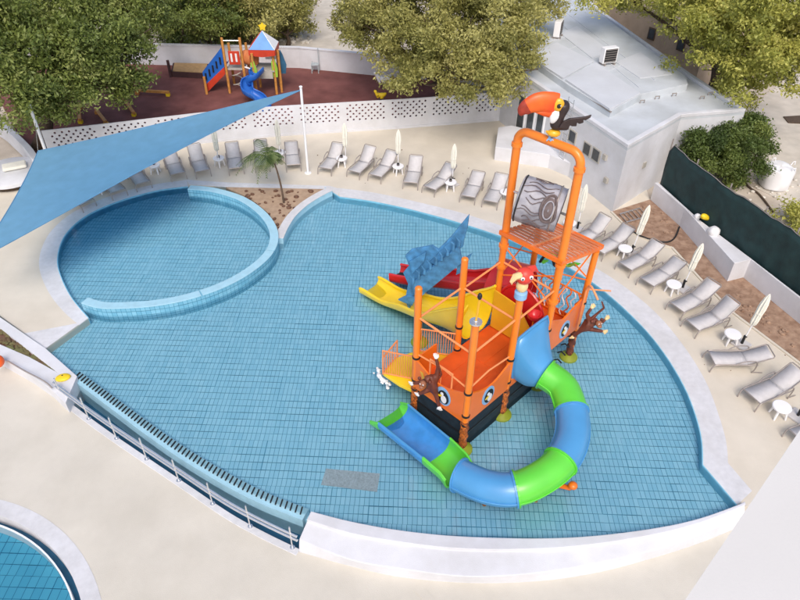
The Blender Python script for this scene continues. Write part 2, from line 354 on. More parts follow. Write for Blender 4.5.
# raised rim of the round pool
ZR = .45
rim_px = [(189, 187.5), (213, 190), (240, 198), (260, 211), (272, 226), (274.5, 241), (267, 256), (248, 272), (222, 286), (190, 297), (158, 303.5), (128, 306), (102, 306), (84, 301)]
rim = spline(GL(rim_px, ZR), 6)
xs = np.array([[p.x, p.y] for p in rim]); A_ = np.c_[2*xs, np.ones(len(xs))]; sol = np.linalg.lstsq(A_, (xs**2).sum(1), rcond=None)[0]
RC = (float(sol[0]), float(sol[1])); RR = float(math.sqrt(sol[2]+sol[0]**2+sol[1]**2))
RIMT = tile_mat('rim_tile', (.16, .42, .58), (.24, .52, .67), (.04, .2, .33), tw=.16, th=.18, center=RC, rad=RR)
mb = MB(); mb.sweep(z_(rim, 0), [(-.13, ZF-.2), (-.13, ZR), (.17, ZR), (.17, ZF-.2)]); struct(mb.build('round_pool_rim', RIMT))
# rim cap in separate lengths, with the two open slits the photo shows
cuts = [0, len(rim)*.44, len(rim)*.66, len(rim)-1]
def seg(P, a, b): return P[int(a):int(b)+1]
for a, b in zip(cuts[:-1], cuts[1:]):
    p = seg(z_(rim, 0), a+(.0 if a == 0 else 0), b); p = [p[0]+(p[1]-p[0])*.12]+p[1:-1]+[p[-1]+(p[-2]-p[-1])*.12]
    mb = MB(); mb.sweep(p, [(-.15, ZR+.002), (-.15, ZR+.035), (.19, ZR+.035), (.19, ZR+.002)]); struct(mb.build('rim_cap', LBLUE, bevel=.01))
# triangular planter between round pool and main pool
curb = spline(GL([(330, 189), (318, 195), (304, 204), (292, 215), (284, 227), (279, 238)], .35), 5)
mb = MB(); mb.sweep(z_(curb, 0), [(-.16, -.6), (-.16, .33), (.16, .33), (.16, -.6)]); struct(mb.build('planter_curb', LBLUE, bevel=.015))
mb = MB(); mb.sweep(z_(curb, 0), [(-.18, .333), (-.18, .36), (.18, .36), (.18, .333)]); struct(mb.build('curb_cap', COPING, bevel=.008))
mb = MB(); mb.sweep([G(332, 190, ZD), G(290, 188.5, ZD), G(228, 187, ZD)], [(0, -.5), (0, .18), (.12, .18), (.12, -.5)]); 
tri_soil = GL([(226, 188), (330, 190), (318, 197), (304, 206), (292, 217), (281, 238), (276, 238), (270, 215), (250, 199)], .1)
mb = MB(); mb.prism(tri_soil, -.6, .145); struct(mb.build('planter_soil', TSOIL))

# front white seat wall: top step, sloped face, foot
fi = spline(GL([(745, 501), (737, 505), (700, 518), (660, 527), (600, 535), (540, 538), (460, 536), (400, 530), (350, 521), (311, 511)], .3), 5)
fo = spline(GL([(745, 514), (737, 519), (700, 535), (660, 549), (600, 563), (540, 573), (470, 577), (400, 569), (350, 560), (299, 540)], .1), 5)
fb = spline(GL([(748, 523), (737, 528), (700, 543), (660, 556), (600, 572), (540, 581), (470, 583), (400, 577), (350, 566), (299, 552)], ZL), 5)
rings = []
for a, b, c in zip(fi, fo, fb):
    ab = (b-a); ab.z = 0
    q = a+ab*.36
    rings.append([V(a.x, a.y, -.9), V(a.x, a.y, .3), V(q.x, q.y, .3), V(q.x, q.y, .22), V(b.x, b.y, .12), V(b.x, b.y, .09), V(c.x, c.y, ZL+.03), V(c.x, c.y, -.9)])
mb = MB(); mb.loft(rings, True); struct(mb.build('front_seat_wall', WHITE, bevel=.02, fix=True))
# weir, channel and its outer kerb
wi = spline(weir_line[::-1], 4); 
mb = MB(); mb.sweep(z_(wi, 0), [(-.22, -.9), (-.22, .03), (.14, .03), (.14, -.9)]); weir = struct(mb.build('weir_wall', LBLUE, fix=True))
rail_base = GL([(60, 397), (100, 427), (145, 458), (185, 485), (228, 514), (262, 533), (299, 551)], ZL)
rb = spline(rail_base, 4)
mb = MB(); mb.prism([G(40, 380, ZL)]+wi+rb[::-1], -.9, -.75); struct(mb.build('channel_floor', CHAN))
chan_in = offset(rb, -.05)
mb = MB(); mb.prism([weir_line[-1]+V(-.3, .2, 0)]+wi+[weir_line[0]+V(.5, -.1, 0)]+[chan_in[-1]+V(.3, 0, 0)]+chan_in[::-1], -.301, -.3, side=False); struct(mb.build('channel_water', WATER))
mb = MB(); mb.sweep(z_(rb, ZL), [(-.05, -.6), (-.05, .012), (.14, .012), (.14, -.6)]); struct(mb.build('channel_kerb', COPING, bevel=.01, fix=True))
# weir grille: one slat every 9 cm, at right angles to the edge
sl0 = MB(); sl0.box((0, 0, 0), (.032, .22, .05)); gsl = None; gt = thing('overflow_grille', 'black slotted overflow grille along the curved blue pool edge', 'grille', (wi[0].x, wi[0].y, 0))
L = 0; step = .15; acc = 0; gb = thing
for i in range(len(wi)-1):
    a, b = V(wi[i].x, wi[i].y, 0), V(wi[i+1].x, wi[i+1].y, 0); d = (b-a).length; t = (b-a).normalized(); k = acc
    while k < d:
        p = a+t*k-gt.location; rz = math.atan2(t.y, t.x)
        pos = V(p.x, p.y, .06)+V(-t.y, t.x, 0)*.08
        if gsl is None: gsl = sl0.build('slat', BLACK, gt, local=True); gsl.location = pos; gsl.rotation_euler = (0, 0, rz+.25)
        else: inst(gsl, gt, pos, (0, 0, rz+.25))
        k += step
    acc = k-d
mb = MB(); mb.sweep(z_(wi, 0), [(-.2, .032), (-.2, .045), (.05, .045), (.05, .032)]); mb.build('bed', LBLUE, gt, fix=True)

# wedge planter on the left
wa, wb = G(75, 375, .2), G(45, 349, .2)
wdir = (G(0, 318, .2)-G(73, 374, .2)).normalized(); wdir2 = (G(0, 331, .2)-G(60, 386, .2)).normalized()
tipo = G(77, 376, .2)
up_o = [tipo, S1.copy(), S1+wl*20]; up_i = [G(57, 372, .2), G(0, 328, .2), G(0, 328, .2)+(G(0, 328, .2)-G(57, 372, .2)).normalized()*16]
mb = MB(); mb.prism([tipo, V(S1.x, S1.y, 0)+V(.03, -.02, 0), V(*(S1+wl*20)[:2], 0)]+up_i[::-1], -.9, .2); wt = thing('wedge_planter', 'narrow white wedge planter with dark pebbles left of the pool', 'planter', tipo.copy())
mb.build('back_wall', WHITE, wt, bevel=.01)
li = GL([(57, 373), (30, 358), (0, 345)], .15); lid = (li[-1]-li[0]).normalized(); lo = GL([(68, 398), (57, 386), (30, 367), (0, 352)], .15)
lo2 = GL([(75, 411), (60, 397), (30, 379), (0, 362), (-60, 330)], ZL)
# lower wall: from soil to lower deck
mb = MB(); pl = [tipo, G(66, 404, .15), G(50, 389, .15), G(30, 375, .15), G(0, 358, .15), G(0, 358, .15)+lid*14, li[-1]+lid*14]+[li[-1], li[1], G(57, 372, .2)]
mb.prism(pl, -.9, .195); mb.build('front_wall', WHITE, wt, bevel=.01)
mb = MB(); mb.prism([G(58, 372.5, .2), G(0, 327, .2), G(0, 327, .2)+wdir*14, li[-1]+lid*13, G(0, 346, .15), G(30, 360, .15)], -.5, .1); mb.build('pebble_bed', SOILP, wt)
# foreground deck with the round small pool cut out of it
sp_px = [(-40, 512), (0, 516), (30, 529), (55, 551), (72, 577), (82, 603)]
sp = np.array([[G(x, y, ZL).x, G(x, y, ZL).y] for x, y in sp_px[1:]]); A_ = np.c_[2*sp, np.ones(len(sp))]; so_ = np.linalg.lstsq(A_, (sp**2).sum(1), rcond=None)[0]
PC = (float(so_[0]), float(so_[1])); PR = float(math.sqrt(so_[2]+so_[0]**2+so_[1]**2))
def ring(c, r, n=72): return [V(c[0]+r*math.cos(2*math.pi*i/n), c[1]+r*math.sin(2*math.pi*i/n), 0) for i in range(n)]
outl = [V(24, 8.0, 0)]+fb+[rb[-1]]+rb[::-1]+[G(50, 391, ZL), G(0, 357, ZL), G(0, 357, ZL)+lid*20, V(-34, -14, 0), V(24, -14, 0)]
tri = tessellate_polygon([[V(p.x, p.y, 0) for p in outl], ring(PC, PR)])
vs = [V(p.x, p.y, ZL) for p in outl]+[V(p.x, p.y, ZL) for p in ring(PC, PR)]
fs = []
for t in tri:
    a, b, c = (vs[i] for i in t); fs.append(tuple(t) if (b-a).cross(c-a).z > 0 else (t[0], t[2], t[1]))
mb = MB(); mb.add(vs, fs); struct(mb.build('foreground_deck', FDECK))
def annulus(name, c, r0, r1, z0, z1, m, n=96):
    rg = []
    for i in range(n):
        a = 2*math.pi*i/n; d = V(math.cos(a), math.sin(a), 0); cc = V(c[0], c[1], 0)
        rg.append([cc+d*r0+V(0, 0, z0), cc+d*r1+V(0, 0, z0), cc+d*r1+V(0, 0, z1), cc+d*r0+V(0, 0, z1)])
    b = MB(); b.loft(rg, False, True); return struct(b.build(name, m, fix=True))
annulus('small_pool_coping', PC, PR, PR+.42, ZL-.5, ZL+.006, COPING)
annulus('small_pool_gutter_lip', PC, PR-.20, PR-.16, ZL-.6, ZL-.12, PLASTW)
annulus('small_pool_gutter', PC, PR-.16, PR, ZL-.55, ZL-.4, CHAN)
mb = MB(); mb.prism(ring(PC, PR-.2), ZL-.7, ZL-.5); struct(mb.build('small_pool_floor', TILE_F))
mb = MB(); mb.prism(ring(PC, PR-.2), 0, ZL-.16, side=False); struct(mb.build('small_pool_water', WATER))
# drain grate in the pool floor
dg = thing('floor_drain', 'grey rectangular drain grate set in the pool floor near the front wall', 'drain', G(350, 481, ZF))
c4 = GL([(326, 469), (380, 474), (377, 492), (321, 485)], ZF)
for k in range(14):
    a = c4[0].lerp(c4[1], (k+.03)/14); b = c4[0].lerp(c4[1], (k+.9)/14); c = c4[3].lerp(c4[2], (k+.9)/14); d = c4[3].lerp(c4[2], (k+.03)/14)
    mb = MB(); mb.prism([a, b, c, d], ZF+.012, ZF+.022); mb.build('grate_bar', GRATE, dg)
mb = MB(); mb.prism(c4, ZF, ZF+.012); mb.build('grate_plate', CHAN if False else GRATE, dg)

# ---------------------------------------------------------------- perforated wall in front of the playground
def hole_wall(name, path, z0, z1, th, mt, parent):
    P = [Vector(p) for p in path]; cs = .155; rows = 6; zt = z1-.1; zb = zt-rows*cs
    m = MB(); h8 = [(math.cos(R(22.5+45*i)), math.sin(R(22.5+45*i))) for i in range(8)]
    def place(a, b, s0):
        d = (b-a); L = d.length; t = d.normalized(); nrm = V(-t.y, t.x, 0); n = int(L/cs)
        c_ = L/n
        for i in range(n):
            for j in range(rows):
                g = int(s0/cs)+i; hole = (g+j) % 2 == 0 and (g % 15) > 1
                x0 = a+t*(c_*i); x1 = a+t*(c_*(i+1)); za = zb+j*cs; zc = za+cs
                for off in (0, th):
                    o = nrm*off
                    q = [x0+o+V(0, 0, za), x1+o+V(0, 0, za), x1+o+V(0, 0, zc), x0+o+V(0, 0, zc)]
                    if not hole: m.add(q, [(0, 1, 2, 3)] if off == 0 else [(3, 2, 1, 0)])
                    else:
                        cc = (q[0]+q[2])/2; r_ = .056
                        ci = [cc+t*(r_*x)+V(0, 0, r_*z) for x, z in h8]
                        m.add(q+ci, [(1, 2, 4, 11), (2, 3, 6, 5), (2, 5, 4), (3, 0, 8, 7), (3, 7, 6), (0, 1, 10, 9), (0, 9, 8), (1, 11, 10)])
                        if off == 0: inner = ci
                        else: m.add(inner+ci, [(k, (k+1) % 8, 8+(k+1) % 8, 8+k) for k in range(8)])
        o = nrm*th
        for (lo_, hi) in ((z0, zb), (zt, z1)):
            c0 = [a, b, b+o, a+o]; m.add([p+V(0, 0, lo_) for p in c0]+[p+V(0, 0, hi) for p in c0], [(0, 1, 5, 4), (1, 2, 6, 5), (2, 3, 7, 6), (3, 0, 4, 7), (4, 5, 6, 7), (3, 2, 1, 0)])
        return s0+L
    s = 0
    for a, b in zip(P[:-1], P[1:]): s = place(V(a.x, a.y, 0), V(b.x, b.y, 0), s)
    return m.build(name, mt, parent)
pw = thing('perforated_wall', 'long white garden wall pierced with small round holes behind the sun loungers', 'wall', (wallA[2].x, wallA[2].y, ZD))
hole_wall('wall_panel', [G(52, 162, ZD), G(130, 152.5, ZD), G(205, 143, ZD), G(280, 136, ZD), G(400, 128.5, ZD), G(513, 119.5, ZD)], ZD, ZD+1.6, .05, WHITE, pw)
mb = MB(); mb.sweep([V(p.x, p.y, ZD) for p in GL([(52, 162), (130, 152.5), (205, 143), (280, 136), (400, 128.5), (513, 119.5)], ZD)], [(.0, 0), (.03, 0), (.03, .12), (.0, .12)]); mb.build('plinth', WHITE, pw, fix=True)
# playground surface and its back wall
ZP = .3
pf = GL([(28, 158), (52, 162), (130, 152.5), (205, 143), (280, 136), (400, 128.5), (513, 119.5)], ZD)
pf = [p+V(0, .16, 0) for p in pf]
bw = GL([(-20, 62), (60, 62), (160, 65), (300, 68), (390, 77), (470, 83)], ZP)
mb = MB(); mb.prism(pf+[G(540, 100, ZP)]+bw[::-1], .0, ZP); struct(mb.build('playground_surface', RUBBER))
t = thing('back_wall', 'plain white rendered wall along the far side of the playground', 'wall', (bw[3].x, bw[3].y, ZP))
mb = MB(); mb.sweep(z_(bw, 0), [(.0, 0), (0, 1.5), (-.22, 1.5), (-.22, 0)]); mb.build('wall_panel', WHITE, t, fix=True)
mb = MB(); mb.sweep(z_(bw, 0), [(.03, 1.502), (.03, 1.56), (-.25, 1.56), (-.25, 1.502)]); mb.build('wall_cap', WHITE, t, fix=True)

# ---------------------------------------------------------------- right hand wall, soil strip, netting
wt_out = GL([(658, 182), (700, 220), (752, 259), (800, 296), (880, 360)], 1.0)
inner_ = right_in[1:]
rw = thing('low_white_wall', 'low white wall stepping back beside the brown planting strip on the right', 'wall', (inner_[1].x, inner_[1].y, ZD))
mb = MB(); mb.prism([V(p.x, p.y, 0) for p in inner_+wt_out[::-1]], -.2, 1.0); mb.build('wall_body', WHITE, rw, bevel=.02)
soil = GL([(612, 212), (650, 200), (679, 226), (727, 282), (743, 278), (800, 325), (870, 383), (860, 420), (800, 362), (735, 313), (700, 277), (673, 247), (655, 242), (632, 232)], ZD)
mb = MB(); mb.prism(soil, 0, ZD+.03); struct(mb.build('planting_soil', SOIL))
mb = MB(); mb.tube([p+V(0, 0, .06) for p in spline(GL([(630, 231), (640, 237), (655, 242), (668, 243), (675, 238), (679, 228)], ZD), 4)], .035, 6); tag(mb.build('edging_strip', BLACK), 'black curved edging strip round the wide end of the soil bed', 'edging')
bpx = [(612, 212), (632, 232), (655, 243), (673, 248), (700, 278), (735, 314), (800, 363), (860, 421)]
mb = MB(); mb.sweep([V(p.x, p.y, ZD) for p in GL(bpx, ZD)], [(0, 0), (0, .05), (.09, .05), (.09, 0)]); struct(mb.build('soil_kerb', DECK, fix=True))
nf = thing('netting_fence', 'dark green shade netting fence standing behind the low white wall', 'fence', (wt_out[1].x, wt_out[1].y, 0))
nl = offset(spline([V(p.x, p.y, 0) for p in wt_out], 8), -.12)
nv = []; nfz = []; H = 9
for i, p in enumerate(nl):
    top = 2.85+.03*math.sin(i*1.1)+.02*math.sin(i*2.7)-(.35 if i == 0 else 0)
    for j in range(H):
        z = .0+(top)*j/(H-1); w_ = .05*math.sin(i*1.9+j*.7)*math.sin(math.pi*j/(H-1)); nv.append(p+V(w_*.8, w_*.8, z))
for i in range(len(nl)-1):
    for j in range(H-1): a = i*H+j; nfz.append((a, a+H, a+H+1, a+1))
mb = MB(); mb.add(nv, nfz); n_ = mb.build('net', NET, nf, smooth=True); sm = n_.modifiers.new('solid', 'SOLIDIFY'); sm.thickness = .01
for i in range(0, len(nl), 5):
    mb = MB(); p = nl[i]+V(.06, .06, 0); mb.tube([p, p+V(0, 0, 3.0)], .03, 8); mb.build('post', FRAME, nf)
mb = MB(); mb.tube([p+V(0, 0, 2.83+.03*math.sin(i*1.1)+.02*math.sin(i*2.7)-(.35 if i == 0 else 0)) for i, p in enumerate(nl)], .018, 5); mb.build('top_wire', FRAME, nf)

# ---------------------------------------------------------------- white annex building
ZB = 3.15
b0, b1 = G(612, 212, ZD), G(658, 182, ZD)
fl_dir = (G(545, 158, ZD)-b0); fl_dir.z = 0; fl_dir.normalize()
rt = (b1-b0); rt.z = 0; rt.normalize()
b2 = G(745, 112, ZB); b3 = G(690, 76, ZB); b4 = G(600, 12, ZB); b5 = G(560, -25, ZB); b6 = G(470, 40, ZB)
bk = [b0, b1, b1+V(.35, .35, 0), b2, b3, b4, b5, b6, b0+fl_dir*9.5]
bl = thing('white_annex', 'single storey white building with a flat pale blue roof', 'building', (b0.x, b0.y, ZD))
mb = MB(); mb.prism(bk, 0, ZB-.12); mb.build('wall', WHITE, bl)
mb = MB(); mb.prism(bk, ZB-.12, ZB-.02); rf = mb.build('roof', ROOFW, bl)
def ploop(P, wdt, z0, z1, name, m):       # parapet round a closed outline
    P = z_(P, 0); n = len(P); k = MB()
    cx = sum((p for p in P), V(0, 0, 0))/n
    rg = []
    for i in range(n):
        a, b, c = P[i-1], P[i], P[(i+1) % n]
        t1 = (b-a).normalized(); t2 = (c-b).normalized(); n1 = V(-t1.y, t1.x, 0); n2 = V(-t2.y, t2.x, 0); nn = (n1+n2); nn.normalize(); s = wdt/max(.4, nn.dot(n1))
        q = b+nn*s; rg.append([V(b.x, b.y, z0), V(b.x, b.y, z1), V(q.x, q.y, z1), V(q.x, q.y, z0)])
    k.loft(rg, False, True); return k.build(name, m, bl, fix=True, bevel=.02)
ploop(bk, .22, ZB-.02, ZB+.14, 'parapet', WHITE)
# upper roof block with its flat sheets
zu = 3.45
u_poly = GL([(500, 52), (524, 54), (570, 86), (611, 111), (642, 94), (688, 84), (686, 76), (600, 14), (556, -8), (500, 8)], zu)
mb = MB(); mb.prism(u_poly, ZB-.05, zu); mb.build('upper_roof', ROOFW, bl, bevel=.02)
for q in ([(527, 55), (563, 78), (594, 61), (557, 42)], [(565, 79), (610, 109), (641, 93), (596, 62)]):
    c = GL(q, zu+.1); cc = sum(c, V(0, 0, 0))/4
    mb = MB(); mb.prism([cc+(p-cc)*.985 for p in c], zu+.003, zu+.1); mb.build('roof_panel', ROOFP, bl, bevel=.01)
for q in ([(560, 33), (592, 58), (612, 52), (577, 26)], [(616, 62), (640, 78), (672, 74), (640, 52)]):
    c = GL(q, zu+.03); mb = MB(); mb.prism(c, zu+.002, zu+.03); mb.build('roof_sheet', ROOFP, bl)
for a, b in (((556, 20), (640, 88)), ((556, 5), (655, 80)), ((545, 44), (575, 33)), ((560, 53), (590, 40)), ((600, 75), (628, 62))):
    mb = MB(); mb.bar(G(*a, zu+.01), G(*b, zu+.01), .05, .03); mb.build('roof_seam', ROOFP, bl)
mb = MB(); mb.tube([G(524, 54, zu-.05), G(570, 86, zu-.05), G(611, 112, zu-.05)], .05, 6); mb.build('gutter', FRAME, bl)
for k, (x, y) in enumerate([(640, 103), (655, 99), (672, 96), (700, 99), (708, 95)]):
    mb = MB(); p = G(x, y, ZB); mb.tube([p, p+V(0, 0, .12), p+V(.2, .05, .12), p+V(.2, .05, 0)], .03, 6); mb.build('roof_pipe', FRAME, bl)
# windows on the long facade (facing the pool) and the end face
fn = V(fl_dir.y, -fl_dir.x, 0)
if fn.dot(V(0, -1, 0)) < 0: fn = -fn
def on_facade(px, py):
    d = G(px, py, 0)-V(0, 0, CAMH); q = b0-V(0, 0, CAMH); s = q.dot(fn)/d.dot(fn); p = V(0, 0, CAMH)+d*s; return (p-b0).dot(fl_dir), p.z
def facade_box(name, m, s0, s1, z0, z1, d0, d1, parent):
    k = MB(); c = b0+fl_dir*((s0+s1)/2)+fn*((d0+d1)/2); c.z = (z0+z1)/2
    k.box(c, (abs(s1-s0), abs(d1-d0), abs(z1-z0)), rz=math.atan2(fl_dir.y, fl_dir.x)); return k.build(name, m, parent)
for (pa, pb) in (((570, 132), (576, 141)), ((584, 146), (591, 152)), ((593, 151), (600, 159))):
    s0, z1_ = on_facade(*pa); s1, z0_ = on_facade(*pb); zc = (z0_+z1_)/2
    wn = facade_box('window', GREYP, s0, s1, zc-.3, zc+.3, 0, .05, bl); facade_box('pane', GLASS, s0-.06, s1+.06, zc-.24, zc+.24, .05, .06, wn)
for pa in ((606, 157), (607, 180)):
    s0, z0_ = on_facade(*pa); ff = facade_box('wall_lamp', GREYP, s0-.1, s0+.1, z0_-.12, z0_+.12, 0, .12, bl)
# tall glazed doors at the far end of the facade
for k, x in enumerate((517, 527, 537)):
    s0, _ = on_facade(x, 120); s1, _ = on_facade(x+8, 122)
    dr = facade_box('window', PLASTW, s0, s1, .5, 2.35, 0, .06, bl); facade_box('pane', GLASS, s0-.09, s1+.09, .58, 2.27, .06, .075, dr)
# end face vent
mid = b0+rt*1.9; k = MB(); nrm2 = V(rt.y, -rt.x, 0); k.box(mid+nrm2*.03+V(0, 0, 1.6), (.22, .06, .25), rz=math.atan2(rt.y, rt.x)); k.build('vent', GREYP, bl)
# ladder on the facade
s0, _ = on_facade(562, 165); ld = thing('wall_ladder', 'thin steel ladder fixed to the white annex wall behind the orange arch', 'ladder', b0+fl_dir*s0+fn*.12)
for dx in (-.2, .2):
    k = MB(); p = b0+fl_dir*(s0+dx)+fn*.12; k.tube([p+V(0, 0, .1), p+V(0, 0, 3.6)], .02, 6); k.build('rail', STEEL, ld)
for j in range(11):
    k = MB(); p = b0+fl_dir*s0+fn*.12+V(0, 0, .4+j*.3); k.tube([p-fl_dir*.2, p+fl_dir*.2], .014, 5); k.build('rung', STEEL, ld)
# low white block beside the annex
pb = GL([(494, 160), (548, 168), (590, 186), (598, 178), (560, 150), (510, 138), (497, 140)], ZD)
t = thing('white_platform', 'low white block of a terrace step in front of the annex facade', 'platform', pb[0])
mb = MB(); mb.prism(pb, 0, ZD+.7); mb.build('block', WHITE, t, bevel=.02)
# roof equipment
def ac(px, py, label, rz, w_=.85, h_=.75):
    p = G(px, py, zu); t = thing('air_conditioner', label, 'air conditioner', p, rz, 'air conditioners on the annex roof')
    k = MB(); k.box((0, 0, h_/2+.1), (w_, .35, h_)); k.build('casing', PLASTW, t, local=True, bevel=.02)
    k = MB(); k.box((0, -.182, h_/2+.1), (w_*.85, .012, h_*.85)); k.build('grille', BLACK, t, local=True)
    for s_ in (-1, 1):
        k = MB(); k.box((s_*w_*.35, 0, .05), (.08, .5, .1)); k.build('foot', FRAME, t, local=True)
    for j in range(6):
        k = MB(); k.box((0, -.195, .2+j*h_*.15), (w_*.83, .012, .02)); k.build('louvre', FRAME, t, local=True)
ac(607, 64, 'white air conditioner with a dark grille in the middle of the annex roof', .35, .8, .75)
ac(557, 37, 'grey paired roof unit beside the olive tree at the far end of the annex roof', 1.2, .8, .8)
# far beige house, rubble and track
q0, q1 = G(622, 62, 0), G(692, 92, 0)
hb = thing('beige_house', 'beige rendered house with small windows behind the annex roof', 'building', q0)
dxy = (q1-q0).normalized(); nb = V(-dxy.y, dxy.x, 0)
mb = MB(); mb.prism([q0-dxy*3, q1, q1+nb*6, q0-dxy*3+nb*6], 0, 3.4); mb.build('wall', BEIGE, hb)
mb = MB(); mb.prism([q0-dxy*3.1-nb*.1, q1+dxy*.1-nb*.1, q1+dxy*.1+nb*6.1, q0-dxy*3.1+nb*6.1], 3.4, 3.6); mb.build('roof', BEIGE, hb)
for f_ in (.32, .72):
    L = (q1-q0).length; c = q0+dxy*L*f_-nb*.02+V(0, 0, 2.3)
    k = MB(); k.box(c, (.55, .06, .7), rz=math.atan2(dxy.y, dxy.x)); wn = k.build('window', BARK, hb); k = MB(); k.box(c-nb*.035, (.42, .02, .55), rz=math.atan2(dxy.y, dxy.x)); k.build('pane', GLASS, wn)
mb = MB(); mb.prism(GL([(270, 62), (300, 30), (330, -10), (400, -60), (460, -60), (400, 0), (392, 66)], .06), 0, .075); struct(mb.build('dirt_track', ROAD))
mb = MB(); mb.prism(GL([(748, 110), (790, 75), (900, 40), (1000, 150), (900, 260), (760, 190)], .06), 0, .07); struct(mb.build('sandy_yard', ROAD))
# ================================================================ VEGETATION
def leaves(name, cents, rads, n, size, m, parent=None, shell=.55, squash=.85, seed=1, kind=None, clump=.0):
    rg = np.random.default_rng(seed); cents = np.array([tuple(c) for c in cents]); rads = np.array(rads, float)
    wgt = rads**2; wgt /= wgt.sum(); idx = rg.choice(len(rads), n, p=wgt)
    # leaves hang in small sprays: pick spray centres first
    ns = max(1, n//26); nc = max(8, int((rads**2).sum()*9)); si = rg.choice(len(rads), nc, p=wgt); d = rg.normal(size=(nc, 3)); d /= np.linalg.norm(d, axis=1)[:, None]; d[:, 2] = np.where(d[:, 2] < -.55, -d[:, 2], d[:, 2])
    rr = shell+(1-shell)*rg.random(nc)**.5
    bump = 1+.24*np.sin(d[:, 0]*7+seed+si)*np.sin(d[:, 1]*6+si*2)+.1*rg.normal(size=nc)
    sc = cents[si]+d*(rads[si]*rr*bump)[:, None]*np.array([1, 1, squash])
    ck = rg.integers(0, nc, ns); cl_r = .16+.26*min(1, rads.mean()/1.5)
    ctone = rg.random(nc)*.45+.35*(.5+.5*np.sin(sc[:, 0]*1.3+seed)*np.sin(sc[:, 1]*1.1+sc[:, 2])); dd = rg.normal(size=(ns, 3)); dd /= np.linalg.norm(dd, axis=1)[:, None]
    sc = sc[ck]+dd*(cl_r*(.55+.5*rg.random(ns)))[:, None]*np.array([1, 1, .75]); stone = ctone[ck]
    k = rg.integers(0, ns, n); p = sc[k]+rg.normal(size=(n, 3))*size*2.3*np.array([1, 1, .7])
    tone = stone+rg.random(ns)*.1
    a = rg.normal(size=(n, 3)); a /= np.linalg.norm(a, axis=1)[:, None]; b = rg.normal(size=(n, 3))+np.array([0, 0, .3]); b -= a*(a*b).sum(1)[:, None]; b /= np.linalg.norm(b, axis=1)[:, None]
    s = size*(.6+.8*rg.random(n))[:, None]; c = np.cross(a, b)
    v = np.stack([p-a*s, p+b*s*.45+c*s*.12, p+a*s, p-b*s*.45+c*s*.12], 1).reshape(-1, 3)
    me = bpy.data.meshes.new(name); me.vertices.add(4*n); me.vertices.foreach_set('co', v.ravel())
    me.loops.add(4*n); me.loops.foreach_set('vertex_index', np.arange(4*n)); me.polygons.add(n); me.polygons.foreach_set('loop_start', np.arange(0, 4*n, 4)); me.polygons.foreach_set('loop_total', np.full(n, 4))
    me.update(); at = me.attributes.new('rnd', 'FLOAT', 'FACE'); at.data.foreach_set('value', np.clip(tone[k]+rg.random(n)*.16, 0, 1))
    if parent is not None:
        off = root_loc(parent); me.transform(Matrix.Translation(-off))
    me.materials.append(m); o = bpy.data.objects.new(name, me); C.objects.link(o)
    if parent is not None: o.parent = parent
    if kind: o['kind'] = kind
    return o
def tree(name, label, base, lobes, n, size, m, seed, tr=.28, cat='tree', group=None):
    base = Vector(base); t = thing(name, label, cat, base, 0, group)
    cs = [G(x, y, z) for x, y, z, r in lobes]; rs = [r for *_, r in lobes]
    mid = sum(cs, V(0, 0, 0))/len(cs); fork = V(base.x*.6+mid.x*.4, base.y*.6+mid.y*.4, base.z+(mid.z-base.z)*.45)
    mb = MB(); mb.tube(spline([base, base.lerp(fork, .5)+V(.12, .05, 0), fork], 4), [tr*1.25-(tr*.5)*i/8 for i in range(9)], 9); mb.build('trunk', BARK, t, smooth=True)
    mb = MB(); random.seed(seed)
    for c in cs:
        j = V(random.uniform(-.4, .4), random.uniform(-.4, .4), random.uniform(-.2, .3)); q = fork.lerp(c, .5)+j
        P = spline([fork, q, c+j], 4); mb.tube(P, [tr*.55*(1-.8*i/8) for i in range(9)], 6)
        for _ in range(3):
            e = c+V(random.uniform(-1, 1), random.uniform(-1, 1), random.uniform(-.2, .9))*1.4; mb.tube([q.lerp(c, .6), (q+e)/2+V(0, 0, .2), e], [tr*.2, tr*.13, .02], 5)
    mb.build('limbs', BARK, t, smooth=True)
    leaves('crown', cs, rs, n, size, m, t, seed=seed)
    return t
tree('broadleaf_tree', 'large dark green broadleaf tree at the left, leaning over the perforated wall', G(38, 150, ZD),
     [(20, 100, 4.0, 2.2), (10, 50, 5.5, 2.6), (55, 60, 5.0, 2.6), (95, 55, 4.6, 2.4), (125, 62, 4.0, 1.6), (85, 90, 3.6, 1.9), (60, 15, 6.0, 2.4), (105, 20, 5.2, 2.3), (140, 12, 5.2, 1.9), (5, 10, 6.5, 2.6), (115, 85, 3.2, 1.3), (-25, 60, 5.5, 2.8), (45, 108, 3.2, 1.4)],
     105000, .084, LEAF_D, 3, .32)
tree('broadleaf_tree', 'large olive green tree standing in the playground beside the annex roof', G(437, 112, ZP),
     [(385, 25, 4.6, 2.1), (430, 15, 5.6, 2.6), (470, 35, 5.0, 2.5), (500, 60, 4.2, 2.0), (440, 60, 4.2, 2.1), (470, 80, 3.6, 1.6), (510, 20, 5.0, 2.0), (410, 45, 4.2, 1.9), (360, 15, 4.2, 1.5), (365, 35, 3.4, 1.2), (535, 5, 5.0, 1.5), (505, 90, 3.2, 1.0), (425, 80, 3.4, 1.1), (450, -15, 6.0, 2.4), (395, 65, 3.2, .9)],
     100000, .084, LEAF_O, 4, .26)
